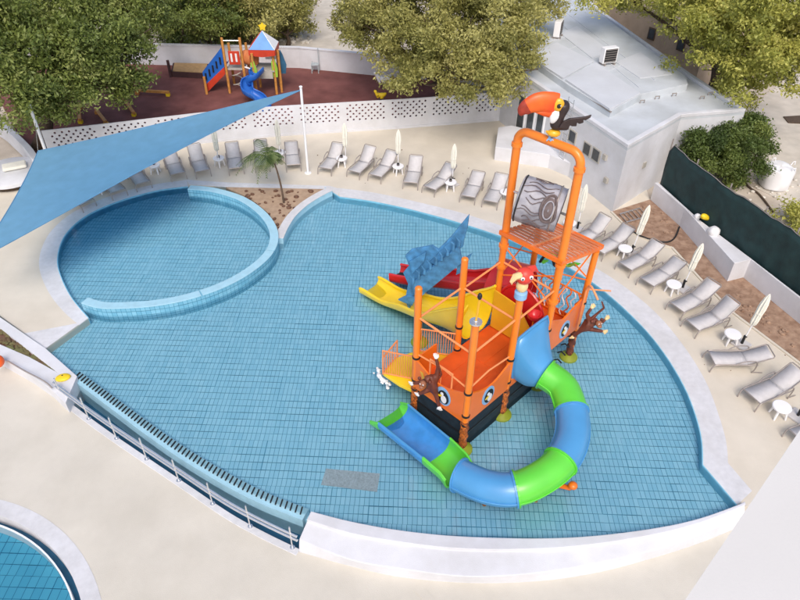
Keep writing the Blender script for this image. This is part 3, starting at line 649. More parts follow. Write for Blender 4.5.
tree('broadleaf_tree', 'wide yellow green tree behind the annex at the top right', G(712, 92, 0),
     [(612, -8, 5.6, 1.5), (648, -4, 5.2, 1.6), (688, 4, 5.6, 2.0), (725, 10, 6.2, 2.6), (765, 30, 6.0, 2.6), (725, 45, 5.0, 2.2), (790, 65, 4.6, 1.8), (750, 72, 4.2, 2.0), (735, 92, 3.0, 1.3), (765, 88, 3.0, 1.2), (800, 10, 6.5, 2.6), (700, -20, 7, 2.6), (700, 40, 4.4, 1.2)],
     95000, .084, LEAF_Y, 5, .3)
hx = [(175, 10, 3.4, 2.2), (210, 15, 3.2, 2.0), (245, 8, 3.2, 2.2), (285, 8, 2.4, 1.7), (160, -25, 4, 2.8), (215, -20, 4, 2.8), (270, -22, 3.5, 2.4)]
for i, (x, y, z, r) in enumerate(hx):
    lab = ['dark shrubby tree behind the back wall, nearest the large left tree', 'dark green shrubby tree behind the climbing frame', 'olive shrubby tree behind the tower with the blue roof', 'small yellowish bush at the left edge of the dirt track',
           'far dark tree at the top left above the playground', 'far dark tree above the climbing frame at the picture top', 'far olive tree at the head of the dirt track'][i]
    b = G(x, y, z); tree('shrubby_tree', lab, (b.x, b.y-.5, 0), [(x, y, z, r), (x-14, y+12, z*.6, r*.75), (x+14, y+14, z*.5, r*.7), (x+3, y+20, z*.35, r*.6)], 18000, .092, LEAF_D if i in (0, 1, 4, 5) else LEAF_O, 20+i, .14, group='trees behind the back wall')
# clipped dark bush on the right
bb = G(725, 172, 0); t = thing('conifer_bush', 'dense dark green bush between the annex roof and the sandy yard', 'bush', bb)
cs = [G(722, 150, 1.6), G(700, 160, 1.3), G(745, 145, 1.6), G(745, 165, 1.0), G(720, 170, .9), G(735, 130, 2.0), G(755, 155, 1.1), G(698, 148, 1.7)]
leaves('crown', cs, [1.5, 1.15, 1.15, 1.05, 1.1, 1.15, .8, 1.05], 60000, .062, LEAF_B, t, seed=31, shell=.4)
mb = MB(); mb.tube([bb, bb+V(0, 0, 1.6)], [.12, .05], 7); mb.build('stem', BARK, t)
# weedy plants along the netting
for i, (x, y, r, lab) in enumerate([(731, 186, .45, 'green weed by the bush at the top of the netting'), (782, 222, .6, 'yellow green weed clump behind the netting at the right edge'), (800, 236, .6, 'low green weed clump furthest down the netting')]):
    p = G(x, y, .1); t = thing('weed_clump', lab, 'plant', p, 0, 'weeds behind the netting'); leaves('foliage', [p+V(0, 0, r*.6), p+V(r*.8, .2, r*.4)], [r, r*.7], 900, .07, LEAF_D if i == 0 else LEAF_Y, t, seed=40+i, shell=.2)
# young palm
pb = G(284, 203, .14); t = thing('young_palm', 'thin young palm leaning left out of the triangular sand bed', 'palm', pb)
top = G(268, 156, 1.9); stem = spline([pb, pb.lerp(top, .35)+V(.1, 0, .2), pb.lerp(top, .75)+V(.12, 0, .25), top], 5)
mb = MB(); mb.tube(stem, [.05-.025*i/(len(stem)-1) for i in range(len(stem))], 7); mb.build('trunk', BARK, t, smooth=True)
random.seed(5)
for i in range(17):
    a = 2*math.pi*i/17+random.uniform(-.2, .2); Lf = random.uniform(1.0, 1.5); el = random.uniform(.25, .9)
    Lf *= (1.3 if math.cos(a) < 0.1 else .5)
    d = V(math.cos(a), math.sin(a)*.8, 0); P = [top+d*(Lf*s)+V(0, 0, el*Lf*s-.85*Lf*s*s) for s in (0, .25, .5, .75, 1)]
    k = MB(); k.tube(P, [.014, .012, .01, .007, .004], 4)
    sp_ = spline(P, 5)
    for j in range(2, len(sp_)-1):
        tt = (sp_[j+1]-sp_[j-1]).normalized(); sd2 = tt.cross(V(0, 0, 1)).normalized(); ll = .34*math.sin(math.pi*min(.97, .15+j/len(sp_)))+.05
        for s_ in (-1, 1):
            e = sp_[j]+sd2*s_*ll*.75+tt*ll*.5+V(0, 0, -ll*.45); wv = tt*.026
            k.add([sp_[j]-wv, sp_[j]+wv, e+wv*.3, e-wv*.3], [(0, 1, 2, 3)])
    o = k.build('frond', LEAF_P, t); at = o.data.attributes.new('rnd', 'FLOAT', 'FACE'); at.data.foreach_set('value', [random.random() for _ in o.data.polygons])
# clods in the triangular bed, stones in the wedge bed
random.seed(9)
def rocks(name, pts, r0, r1, m, zb):
    k = MB()
    for (x, y) in pts:
        p = G(x, y, zb); r_ = random.uniform(r0, r1); k.ell(p+V(0, 0, r_*.2), (r_, r_*random.uniform(.6, 1), r_*.55), 7, 5, Matrix.Rotation(random.uniform(0, 3), 3, 'Z'))
    o = k.build(name, m); o['kind'] = 'stuff'; return o
rocks('soil_clods', [(random.uniform(245, 318), random.uniform(190, 206)) for _ in range(34)]+[(random.uniform(268, 295), random.uniform(206, 228)) for _ in range(18)], .05, .13, SOILP, .145)
rocks('wedge_pebbles', [(55*(1-s)+random.uniform(-1, 3)*0, 371-44*s+random.uniform(1, 1+15*s)) for s in [random.random() for _ in range(170)]], .04, .09, mat('reddish_pebble', (.12, .045, .035), .9, .3, 1.5, col2=(.15, .17, .06)), .12)
rocks('soil_stones', [(random.uniform(640, 672), random.uniform(206, 240)) for _ in range(22)]+[(735+s*60+random.uniform(-4, 6), 300+s*46+random.uniform(-6, 4)) for s in [random.random() for _ in range(30)]], .03, .10, SOIL, ZD+.03)
rocks('yard_rubble', [(random.uniform(684, 706), random.uniform(45, 82)) for _ in range(90)], .15, .5, STONE, .3)
rocks('track_stones', [(random.uniform(280, 315), random.uniform(8, 44)) for _ in range(120)], .08, .25, STONE, .08)
rocks('yard_stones', [(random.uniform(735, 800), random.uniform(180, 225)) for _ in range(60)], .03, .12, STONE, .07)
rocks('deck_debris', [(random.uniform(700, 800), random.uniform(352, 372)) for _ in range(9)]+[(random.uniform(310, 500), random.uniform(150, 185)) for _ in range(12)], .012, .04, SOILP, ZD)
# big white sack, beam, pit cover
p = G(773, 186, .07); t = thing('bulk_bag', 'bulging white bulk bag standing on the sandy yard', 'bag', p)
k = MB(); rg = []
for i, (r_, z) in enumerate([(.56, 0), (.64, .08), (.66, .4), (.66, .8), (.62, .98), (.3, 1.05), (.05, 1.03)]):
    rg.append([p+V(math.cos(a)*r_*(1+.06*math.sin(5*a+i)), math.sin(a)*r_*(1+.05*math.cos(4*a+i*2)), z+.03*math.sin(3*a+i)) for a in [2*math.pi*j/20 for j in range(20)]])
k.loft(rg); k.build('sack', PLASTW, t, smooth=True)
for a in (.3, 2.0, 3.6, 5.2):
    k = MB(); q = p+V(math.cos(a)*.55, math.sin(a)*.55, 1.0); k.tube([q, q+V(.05, 0, .16), q+V(.17, .05, .16), q+V(.2, .05, 0)], .025, 5); k.build('loop', PLASTW, t)
k = MB(); k.tube(spline([G(x, y, .1) for x, y in [(738, 172), (748, 186), (760, 195), (773, 212)]], 4), .045, 6); tag(k.build('garden_hose', BARK), 'dark hose lying across the pale sand near the bulk bag', 'hose')
k = MB(); k.prism(GL([(783, 117), (800, 116), (806, 124), (788, 123)], .08), .07, .12); tag(k.build('pit_cover', BARK, bevel=.01), 'brown rectangular pit cover in the yard at the right edge', 'cover')
# ================================================================ WATER PLAY TOWER
TA = V(1.86, 12.36, 0); TU = V(.70, .714, 0); TV = V(-.714, .70, 0)
def T(a, b, z): return TA+TU*a+TV*b+V(0, 0, z)
BW, B1, B2, B3 = 1.93, 1.85, 3.65, 5.45
DZ = 1.25
tw = thing('water_play_tower', 'orange three bay water play tower with tube slide and tipping bucket in the shallow pool', 'play tower', T(0, 0, ZF))
WRAP = mat('painted_leg_wrap', (.09, .02, .012), .6, .3, 9, col2=(.75, .2, .03))
FOOTY = mat('lime_foot', (.5, .5, .03), .5, .1, 3)
EMB = mat('emblem_blue', (.25, .45, .72), .5, .1, 5)
PALEY = mat('pale_hand', (.85, .6, .3), .5, .1, 4)
def pole(a, b, top, cap=True, wrap=True, wm=None, tilt=V(0, 0, 0)):
    p0 = T(a, b, ZF); p1 = T(a, b, top)+tilt
    k = MB(); k.tube([p0, p0.lerp(p1, .5), p1], .1, 14)
    if cap: k.ell(p1, (.1, .1, .06), 14, 6)
    po = k.build('pole', ORANGE2, tw, smooth=True)
    for z in (.95, 1.32, 2.22):
        q = p0.lerp(p1, (z-ZF)/(top-ZF)); k = MB(); k.lathe([(.108, -.035), (.118, -.03), (.118, .03), (.108, .035)], q, 14); k.build('collar', BLACK, po, smooth=True)
    k = MB(); k.lathe([(.30, 0), (.30, .05), (.24, .12), (.13, .17), (.11, .18)], p0, 18); k.build('foot', FOOTY, po, smooth=True)
    if wrap:
        k = MB(); q0, q1 = p0+V(0, 0, .15), p0+V(0, 0, 1.25); rg = []
        for i in range(16):
            c = q0.lerp(q1, i/15); rg.append([c+V(math.cos(t_), math.sin(t_), 0)*(.115+.022*math.sin(3*t_+i*1.3)) for t_ in [2*math.pi*j/12 for j in range(12)]])
        k.loft(rg); k.build('leg_wrap', wm or WRAP, po, smooth=True)
    return po
pole(0, 0, 4.7); pole(B1, 0, 4.6, cap=False); pole(0, BW, 4.7); pole(B1, BW, 4.7)
pole(B2, 0, 4.2, cap=False); pole(B2, BW, 4.2, cap=False); pole(B3, BW, 4.1, cap=False); pole(B3, 0, 4.15, cap=False, wm=BROWN, tilt=TU*.1-TV*.05)
# the tall bent tube over the bucket
ZT = 7.95
c_ = .32; arch = [T(B2, BW, 4.1), T(B2, BW, ZT-c_)]
for i in range(1, 7): a = math.pi/2*i/7; arch.append(T(B2, BW-c_+c_*math.cos(a), ZT-c_+c_*math.sin(a)))
arch.append(T(B2, BW-c_, ZT)); arch.append(T(B2, c_, ZT))
for i in range(1, 7): a = math.pi/2*i/7; arch.append(T(B2, c_-c_*math.sin(a), ZT-c_+c_*math.cos(a)))
arch += [T(B2, 0, ZT-c_), T(B2, 0, 4.1)]
k = MB(); k.tube(arch, .115, 16); ar = k.build('bucket_arch', ORANGE2, tw, smooth=True)
for b, z in ((BW, ZT-.42), (0, ZT-.42), (BW, 3.55), (0, 3.3), (BW, 4.3), (0, 4.6)):
    k = MB(); k.lathe([(.11, -.06), (.15, -.05), (.15, .05), (.11, .06)], T(B2, b, z), 14); k.build('flange', ORANGE2, ar, smooth=True)
# pipe ring at 3.7 m
ZR_ = 3.7
for p, q in (((0, 0), (0, BW)), ((0, 0), (B1, 0)), ((B1, 0), (B2, 0)), ((0, BW), (B1, BW)), ((B1, BW), (B2, BW)), ((B1, 0), (B1, BW)), ((B2, 0), (B2, BW))):
    k = MB(); P, Q = T(*p, ZR_-.05), T(*q, ZR_+.02); k.tube([P, Q], .032, 8); k.build('tie_rod', PINKO, tw, smooth=True)
for p, q in (((0, 0), (0, BW)), ((0, 0), (B1, 0))):
    P, Q = T(*p, 2.35), T(*q, 2.35); k = MB(); k.tube([P, P.lerp(Q, .45)+V(0, 0, .12), Q], .026, 7); k.build('hand_rail', PINKO, tw, smooth=True)
for p, q in (((B2, 0), (B3, 0)), ((B2, BW), (B2, 0)), ((B3, 0), (B3, BW)), ((B2, BW), (B3, BW))):
    for z0, z1 in ((3.2, 4.3), (4.3, 3.2)):
        k = MB(); k.tube([T(*p, z0), T(*q, z1-.1)], .024, 6); k.build('brace', ORANGE, tw, smooth=True)
# platforms
k = MB(); k.prism([T(-.05, -.05, 0), T(B3+.05, -.05, 0), T(B3+.05, BW+.05, 0), T(-.05, BW+.05, 0)], DZ-.12, DZ, bottom=True); k.build('deck', REDO, tw, bevel=.01)
for i in range(3):
    a0 = (0, B1, B2)[i]+.12; a1 = (B1, B2, B3)[i]-.12
    for j in range(4):
        b0_ = .12+j*.43; k = MB(); c = (T(a0, b0_, DZ+.006)+T(a1, b0_+.39, DZ+.006))/2; k.box(c, (a1-a0, .39, .012), rz=math.atan2(TU.y, TU.x)); k.build('deck_panel', REDO, tw)
def face(p, q, outline, th, name, m, off=0.0, parent=None):     # outline in (share along the face, z); face from p to q seen from outside
    P, Q = T(*p, 0), T(*q, 0); d = Q-P; n = V(d.y, -d.x, 0).normalized(); cen = T(B3/2, BW/2, 0)
    if n.dot((P+Q)/2-cen) < 0: n = -n
    k = MB(); k.poly3([P+d*t+V(0, 0, z)+n*off for t, z in outline], n*th); return k.build(name, m, parent or tw, fix=True), (P, d, n)
def emblem(p, q, t, z, parent, off=.05):
    P, Q = T(*p, 0), T(*q, 0); d = Q-P; L = d.length; n = V(d.y, -d.x, 0).normalized(); cen = T(B3/2, BW/2, 0)
    if n.dot((P+Q)/2-cen) < 0: n = -n
    dd = d.normalized(); c = P+dd*t*L+V(0, 0, z)+n*off
    def ov(cx, cz, rx, rz_, m, o, nm, rot=0):
        k = MB(); pts = []
        for i in range(20):
            a = 2*math.pi*i/20; x, y = rx*math.cos(a), rz_*math.sin(a); x, y = x*math.cos(rot)-y*math.sin(rot), x*math.sin(rot)+y*math.cos(rot)
            pts.append(c+dd*(cx+x)+V(0, 0, cz+y)+n*o)
        k.poly3(pts, n*.012); return k.build(nm, m, parent, fix=True)
    ov(0, 0, .27, .34, EMB, 0, 'emblem')
    ov(.02, -.02, .19, .25, BLACK, .014, 'emblem_bird'); ov(.04, -.08, .10, .14, PLASTW, .028, 'emblem_belly'); ov(-.03, .1, .055, .055, PLASTW, .03, 'emblem_eye'); ov(-.10, .0, .08, .035, YELLOW, .042, 'emblem_beak', .4)
top = [(t, 2.2-.33*math.sin(math.pi*t)**1.4) for t in [i/12 for i in range(12, -1, -1)]]
p1_, _ = face((0, BW), (0, 0), [(0.0, 1.05), (1.0, 1.05)]+top, .05, 'side_panel', ORANGE, .03); emblem((0, BW), (0, 0), .6, 1.55, p1_, .085)
p2_, _ = face((0, 0), (B1, 0), [(0.0, 1.05), (1.0, 1.05)]+top, .05, 'side_panel', ORANGE, .03); emblem((0, 0), (B1, 0), .45, 1.55, p2_, .085)
p3_, _ = face((B2, 0), (B3, 0), [(0.02, 1.2), (.95, 1.2), (.95, 2.45), (.7, 2.35), (.4, 2.2), (.02, 2.55)], .05, 'side_panel', ORANGE, .03); emblem((B2, 0), (B3, 0), .5, 1.7, p3_, .085)
face((B1, 0), (B2, 0), [(0, 1.05), (1, 1.05), (1, 1.3), (0, 1.3)], .05, 'skirt_board', ORANGE, .02)
face((0, BW), (B1, BW), [(0, 1.05), (.5, 1.05), (.5, 2.1), (0, 2.1)], .05, 'side_panel', ORANGE, .03)
for t in (.18, .3):
    o, _ = face((0, BW), (0, 0), [(t-.02+.03*math.sin(z*9), z) for z in (1.4, 1.5, 1.6, 1.7, 1.8, 1.9)]+[(t+.04+.03*math.sin(z*9), z) for z in (1.9, 1.8, 1.7, 1.6, 1.5, 1.4)], .012, 'wave_stripe', YELLOWD, .085, p1_)
# wavy bars on the end bay
for fa, fb_, n_ in (((B3, BW), (B3, 0), 11), ((B2, BW), (B3, BW), 3)):
    P, Q = T(*fa, 0), T(*fb_, 0)
    for z in (1.35, 2.5):
        k = MB(); k.tube([P+V(0, 0, z), Q+V(0, 0, z)], .03, 7); k.build('bar_rail', ORANGE, tw, smooth=True)
    dd = (Q-P).normalized()
    for i in range(n_):
        c = P.lerp(Q, (i+.7)/(n_+.4)); k = MB(); k.tube([c+dd*.07*math.sin(j*1.25+i*.4)+V(0, 0, 1.35+j*.1155) for j in range(11)], .026, 6); k.build('wavy_bar', (PLASTW if i % 2 else ORANGE), tw, smooth=True)
k = MB(); o, _ = face((B3, BW), (B3, 0), [(.0, 1.05), (1, 1.05), (1, 1.5), (.0, 1.5)], .04, 'side_panel', REDO, .0)
# dark mesh screens round the legs
for p, q in (((0, BW), (0, 0)), ((0, 0), (B1, 0)), ((B1, 0), (B2+.2, 0)), ((B2+.2, 0), (B2+.2, BW)), ((0, BW), (B1, BW))):
    o, _ = face(p, q, [(0, ZF), (1, ZF), (1, 1.0), (0, 1.0)], .03, 'mesh_screen', NAVY, -.02)
    o, _ = face(p, q, [(0, ZF+.62), (1, ZF+.62), (1, ZF+.68), (0, ZF+.68)], .02, 'screen_rail', BLACK, .015)
# tilted slatted roof under the bucket
rc = [T(B2-.12, BW+.12, 4.78), T(B2-.12, -.12, 4.78), T(B3+.35, -.12, 4.22), T(B3+.35, BW+.12, 4.22)]
n_ = 11
for i in range(n_):
    a0 = rc[0].lerp(rc[3], (i+.2)/n_); a1 = rc[1].lerp(rc[2], (i+.2)/n_); c0 = rc[0].lerp(rc[3], (i+.8)/n_); c1 = rc[1].lerp(rc[2], (i+.8)/n_)
    k = MB(); k.poly3([a0, a1, c1, c0], (0, 0, .03)); k.build('roof_slat', ROOFO, tw, fix=True)
for t in (0, .5, 1):
    a, b = rc[0].lerp(rc[1], .02+.96*t), rc[3].lerp(rc[2], .02+.96*t); k = MB(); k.bar(a-V(0, 0, .05), b-V(0, 0, .05), .07, .1); k.build('roof_beam', ORANGE, tw)
for a, b in ((rc[0], rc[1]), (rc[3], rc[2])):
    k = MB(); k.bar(a+V(0, 0, -.01), b+V(0, 0, -.01), .07, .12); k.build('roof_edge', ORANGE, tw)
k = MB(); k.bar(rc[0].lerp(rc[1], .52)+V(0, 0, .05), rc[3].lerp(rc[2], .52)+V(0, 0, .05), .07, .03); k.build('roof_strip', PINKO, tw)
# tipping bucket
bc = T(B2, .96, 6.12); ax = V(.92, -.36, -.12).normalized(); e1 = ax.cross(V(0, 0, 1)).normalized(); e2 = e1.cross(ax)
def bring(s, r, amp=.0, n=40, ph=0): return [bc+ax*s*.88+(e1*math.cos(t)+e2*math.sin(t))*(r+amp*math.sin(t*13+ph)) for t in [2*math.pi*j/n for j in range(n)]]
k = MB(); k.loft([bring(-.68, .05), bring(-.68, .56, .01)]+[bring(-.66+.13*i, .6+.02*math.sin(i*1.0), .018, ph=i*.35) for i in range(11)]+[bring(.68, .61, .012), bring(.68, .50), bring(.6, .47), bring(-.45, .45), bring(-.5, .05)], True)
bk_ = k.build('bucket', BUCKET, tw, smooth=True)
for s in (-.6, .5):
    k = MB(); k.tube(bring(s, .635, n=30), .022, 6, closed=True); k.build('hoop', BLACK if s < 0 else FRAME, bk_, smooth=True)
k = MB(); k.loft([bring(.60/.88, .462), bring(-.40, .44), bring(-.41, .02)], False); k.build('bucket_inside', BUCKETIN, bk_, smooth=True)
k = MB(); k.tube([T(B2, BW, 6.15), T(B2, 0, 6.15)], .035, 8); k.build('axle', STEEL, tw)
for i in range(26):       # carved bark ridges along the barrel
    t0 = 2*math.pi*i/26+random.uniform(-.08, .08); s0 = random.uniform(-.62, -.3); s1 = random.uniform(.1, .55)
    k = MB(); k.tube([bc+ax*.88*(s0+(s1-s0)*j/8)+(e1*math.cos(t0+.1*math.sin(j+i))+e2*math.sin(t0+.1*math.sin(j+i)))*.628 for j in range(9)], .014, 4); k.build('bark_ridge', BUCKETIN, bk_)
dcam = (V(0, 0, CAMH)-bc); dcam = (dcam-ax*dcam.dot(ax)).normalized(); dper = ax.cross(dcam)
def onb(s, th, r=.632): return bc+ax*s+(dcam*math.cos(th)+dper*math.sin(th))*r
kn = [onb(.30+.2*math.cos(a)+.02*math.sin(3*a), .15+.62*math.sin(a)+.06*math.cos(2*a)) for a in [2*math.pi*j/24 for j in range(24)]]
k = MB(); k.tube(kn, .035, 6, closed=True); k.build('knot_rim', BUCKETIN, bk_, smooth=True)
k = MB(); k.loft([[onb(.30+f_*.2*math.cos(a), .15+f_*.62*math.sin(a), .628+.02*(1-f_)) for a in [2*math.pi*j/24 for j in range(24)]] for f_ in (1, .7, .4, .1)], False); k.build('knot_hollow', BUCKETIN, bk_, smooth=True)
for f_ in (.62,):
    k = MB(); k.tube([onb(.30+f_*.2*math.cos(a), .15+f_*.62*math.sin(a), .65) for a in [2*math.pi*j/24 for j in range(24)]], .018, 5, closed=True); k.build('knot_ring', BUCKET, bk_, smooth=True)
# --- closed tube slide ending in an open flume
def dirs(P, i):
    t = (P[min(i+1, len(P)-1)]-P[max(i-1, 0)]).normalized(); s = t.cross(V(0, 0, 1)).normalized(); return t, s, s.cross(t)
px_z = [((545, 374), 1.45), ((563, 388), 1.32), ((571.5, 411), 1.2), ((572, 437), 1.07), ((561, 461), .95), ((541, 478), .85), ((515, 489), .75), ((487, 487), .62), ((459, 475), .5)]
path = spline([G(*p, z) for p, z in px_z], 6)
RT = .45; segs = [(0, 12, GREEN), (12, 24, BLUE), (24, 36, GREEN), (36, 48, BLUE)]
def circ(P, i, r, n=22):
    t, s, u = dirs(P, i); return [P[i]+s*math.cos(a)*r+u*math.sin(a)*r for a in [2*math.pi*j/n for j in range(n)]]
ts = tw
def tubeseg(a, b, m):
    k = MB(); k.loft([circ(path, i, RT) for i in range(a, b+1)]+[circ(path, i, RT-.03) for i in range(b, a-1, -1)], False, True); o = k.build('tube_section', m, ts, smooth=True)
    return o
for a, b, m in segs:
    o = tubeseg(a, b, m)
    for e in (a, b):
        t, s, u = dirs(path, e); c = path[e]+t*(.025 if e == a else -.025); k = MB()
        rg = []
        for dz, r in ((-.022, RT), (-.022, RT+.05), (.022, RT+.05), (.022, RT)): rg.append([c+t*dz+s*math.cos(w_)*r+u*math.sin(w_)*r for w_ in [2*math.pi*j/22 for j in range(22)]])
        k.loft(rg, False, True); k.build('tube_flange', m, o)
    # seam along the side
    k = MB(); k.tube([path[i]+dirs(path, i)[1]*(RT+.01) for i in range(a, b+1)], .022, 5); k.build('seam', m, o, smooth=True)
    k = MB(); k.tube([path[i]-dirs(path, i)[1]*(RT+.01) for i in range(a, b+1)], .022, 5); k.build('seam', m, o, smooth=True)
# funnel from the deck opening to the first tube
m0 = []
for j in range(22):
    a = 2*math.pi*j/22; x, z = math.cos(a), math.sin(a); s_ = 1/max(abs(x), abs(z)); s_ = 1+(s_-1)*.85
    m0.append(T(B1+.9-x*s_*.80, -.03, 2.08+z*s_*.82))
r1 = circ(path, 0, RT)
def match(A, B):
    best = None
    for rev in (0, 1):
        b_ = B[::-1] if rev else B
        for s in range(len(A)):
            c = b_[s:]+b_[:s]; d = sum((p-q).length for p, q in zip(A, c))
            if best is None or d < best[0]: best = (d, c)
    return best[1]
r1m = match(m0, r1); rg = []
for i in range(9):
    t = i/8; e = t**.85; rg.append([p.lerp(q, e)+V(0, 0, -.12*math.sin(math.pi*t)) for p, q in zip(m0, r1m)])
k = MB(); k.loft(rg, False); fn_ = k.build('funnel', BLUE, tw, smooth=True, fix=True); sm = fn_.modifiers.new('solid', 'SOLIDIFY'); sm.thickness = .03
k = MB(); k.tube(m0, .045, 6, closed=True); k.build('funnel_rim', BLUE, fn_, smooth=True)
# open flume
def flume(name, P, wf, hf, m, th=.04, base=0.0, lipr=.035, lipm=None, parent=tw):
    rg = []; Lp, Rp = [], []; n = len(P)
    for i in range(n):
        t = i/(n-1); t_, s, u = dirs(P, i); s = V(s.x, s.y, 0).normalized(); W, Hh = wf(t)/2, hf(t); ang = [math.pi+math.pi*j/12 for j in range(13)]
        inner = [P[i]+s*(W*math.copysign(abs(math.cos(a))**.6, math.cos(a)))+V(0, 0, Hh*(1-abs(math.sin(a))**.8)) for a in ang]
        outer_ = [q+V(0, 0, -th)+s*math.copysign(th, (q-P[i]).dot(s)) for q in inner[::-1]]
        rg.append(inner+outer_); Lp.append(inner[0]+V(0, 0, .0)); Rp.append(inner[-1])
    k = MB(); k.loft(rg, True); o = k.build(name, m, parent, smooth=True, fix=True)
    for Q in (Lp, Rp):
        k = MB(); k.tube(Q, lipr, 7); k.build('lip', lipm or m, o, smooth=True)
    return o
j0 = G(453, 471, .38); j1 = G(436, 458, .28); j2 = G(391, 421, .02)
fd = (j2-j1).normalized()
flume('flume_joint', [path[-1]-V(0, 0, RT*.75), j0+V(0, 0, -.12), j1], lambda t: .9+.12*t, lambda t: .45, GREEN)
flume('flume', [j1, j1.lerp(j2, .35), j1.lerp(j2, .7), j2-fd*.12], lambda t: 1.02+.1*t, lambda t: .42, BLUEW, lipm=BLUE)
flume('flume_tip', [j2-fd*.12, j2+fd*.25], lambda t: 1.16, lambda t: .42-.2*t, GREEN)
# slide supports
for (x, y), zc in (((571, 437), 1.05), ((561, 461), .95), ((541, 478), .85), ((487, 487), .62)):
    c = G(x, y, zc)
    k = MB(); k.tube([V(c.x, c.y, ZF), V(c.x, c.y, zc-RT)], .06, 8); so_1 = k.build('slide_support', ORANGE2, tw, smooth=True)
c = G(570, 488, .2); k = MB(); k.tube([c+V(-.25, .15, -.1), c, c+V(.05, -.02, .12)], .07, 10); k.ell(c+V(.05, -.02, .14), (.13, .13, .1), 12, 6); k.build('water_nozzle', ORANGE, tw, smooth=True)
# yellow slide
ys = spline([T(2.75, 1.98, 1.32), T(2.8, 2.9, 1.2), T(2.9, 4.1, .78), T(3.0, 5.3, .36), T(3.05, 6.3, .1), T(3.05, 7.2, .0)], 5)
yo = flume('yellow_slide', ys, lambda t: 1.5-.55*min(1, t*1.7), lambda t: (1.15*(1-min(1, t*2.2))**1.5+.38-.1*t)+.05*math.sin(t*15), YELLOW, lipr=.05)
k = MB(); k.poly3([T(1.95, 1.99, 1.3), T(2.05, 1.99, 2.55), T(2.3, 1.99, 2.75), T(2.3, 1.99, 2.6), T(2.12, 1.99, 2.4), T(2.05, 1.99, 1.3)], TV*.05); k.build('slide_hood', YELLOW, yo, fix=True)
k = MB(); k.poly3([T(3.42, 1.9, 1.3), T(3.42, .35, 1.3), T(3.42, .35, 1.9), T(3.42, 1.0, 2.65), T(3.42, 1.9, 2.75)], TU*.05); k.build('slide_hood', YELLOWD, yo, fix=True)
# red slide
rs_ = spline([T(4.55, 1.7, 1.62), T(4.62, 2.7, 1.5), T(4.6, 3.9, 1.12), T(4.45, 5.0, .72), T(4.25, 6.1, .32), T(4.1, 6.9, .12)], 5)
ro = flume('red_slide', rs_, lambda t: 1.35-.6*min(1, t*1.7), lambda t: .42+.68*(1-min(1, t*2.5)), RED, lipr=.05)
hood = [T(4.55-.85*math.cos(a), 1.6, 1.7+1.5*math.sin(a)) for a in [math.pi*j/14 for j in range(15)]]
hood2 = [p+TV*1.0-V(0, 0, .25) for p in hood]
k = MB(); rg = []
for p, q in zip(hood, hood2): rg.append([p, q, q+V(0, 0, .04), p+V(0, 0, .04)])
k.loft(rg, True); k.build('slide_hood', RED, ro, smooth=True, fix=True)
k = MB(); k.poly3([T(3.78, .25, 1.3), T(3.78, .25, 2.1)]+[T(3.78, 1.1-.85*math.cos(a), 2.1+1.0*math.sin(a)) for a in [math.pi*j/10 for j in range(1, 10)]]+[T(3.78, 1.95, 2.1), T(3.78, 1.95, 1.3)], TU*.06); k.build('red_wall', RED, ro, fix=True)
k = MB(); k.tube([T(3.78, 1.1-.85*math.cos(a), 2.1+1.0*math.sin(a)) for a in [math.pi*j/14 for j in range(15)]], .05, 7); k.build('red_rim', RED, ro, smooth=True)
tp = [T(4.28, 5.9, .62), T(4.22, 6.4, .47), T(4.12, 7.0, .36)]
k = MB(); k.poly3([T(3.95, 6.85, .30), T(4.33, 6.85, .30), T(4.46, 5.9, .55), T(4.1, 5.9, .55)], (0, 0, .02)); k.build('dark_inset', NAVY, ro, fix=True)  # added dark plate, stands for the dark interior at the run-out
for c in (T(2.4, 4.0, 0), T(3.9, 5.2, 0)):
    k = MB(); k.tube([c+V(0, 0, ZF), c+V(0, 0, .75)], .07, 10); s_1 = k.build('slide_support', ORANGE2, tw, smooth=True)
    k = MB(); k.lathe([(.3, 0), (.3, .06), (.24, .13), (.1, .18)], c+V(0, 0, ZF), 16); k.build('foot', FOOTY, s_1, smooth=True)
# washed blue fins
def px3(L): return [G(x, y, z) for x, y, z in L]
FP0 = G(411, 284, 1.75); FN = V(-.30, -1, .0).normalized()
def fpl(L, back=0.0):                       # outline points laid on one upright board
    out = []
    for q in L:
        d = G(q[0], q[1], 0)-V(0, 0, CAMH); s = ((FP0-FN*back)-V(0, 0, CAMH)).dot(FN)/d.dot(FN); out.append(V(0, 0, CAMH)+d*s)
    return out
dth = V(.03, .12, 0)
fin = MB(); fin.poly3(fpl([(411, 284, 1.75), (459, 246, 2.55), (462, 263, 2.0), (440, 281, 1.55), (416, 301, 1.2)]), dth); bf = fin.build('fin_board', FINBLUE, tw, fix=True, bevel=.015)
fin = MB(); fin.poly3(fpl([(405, 256, 2.35), (411, 250, 2.5), (432, 246, 2.65), (438, 250, 2.6), (450, 238, 2.95), (469, 215, 3.7), (467, 230, 3.3), (464, 240, 2.95), (463, 247, 2.6), (447, 256, 2.4), (432, 268, 2.1), (417, 280, 1.75), (413, 300, 1.1), (409, 311, .7), (405, 300, 1.0), (408, 284, 1.6), (403, 273, 1.8), (409, 266, 2.05)], .25), V(.03, .1, 0)); fin.build('fin', FINBLUE, tw, fix=True, bevel=.015)
for q in ([(409, 262, 2.5), (426, 252, 2.8), (424, 262, 2.5), (412, 274, 2.2)], [(430, 262, 2.6), (452, 240, 3.2), (455, 246, 3.0), (437, 266, 2.4)], [(406, 296, 1.4), (398, 300, 1.2), (412, 306, 1.0), (416, 298, 1.2)], [(458, 262, 2.3), (472, 254, 2.5), (463, 272, 2.0), (456, 275, 1.8)]):
    fin = MB(); fin.poly3(fpl(q, .14), V(.02, .07, 0)); fin.build('fin_rib', FINBLUE, bf, fix=True)
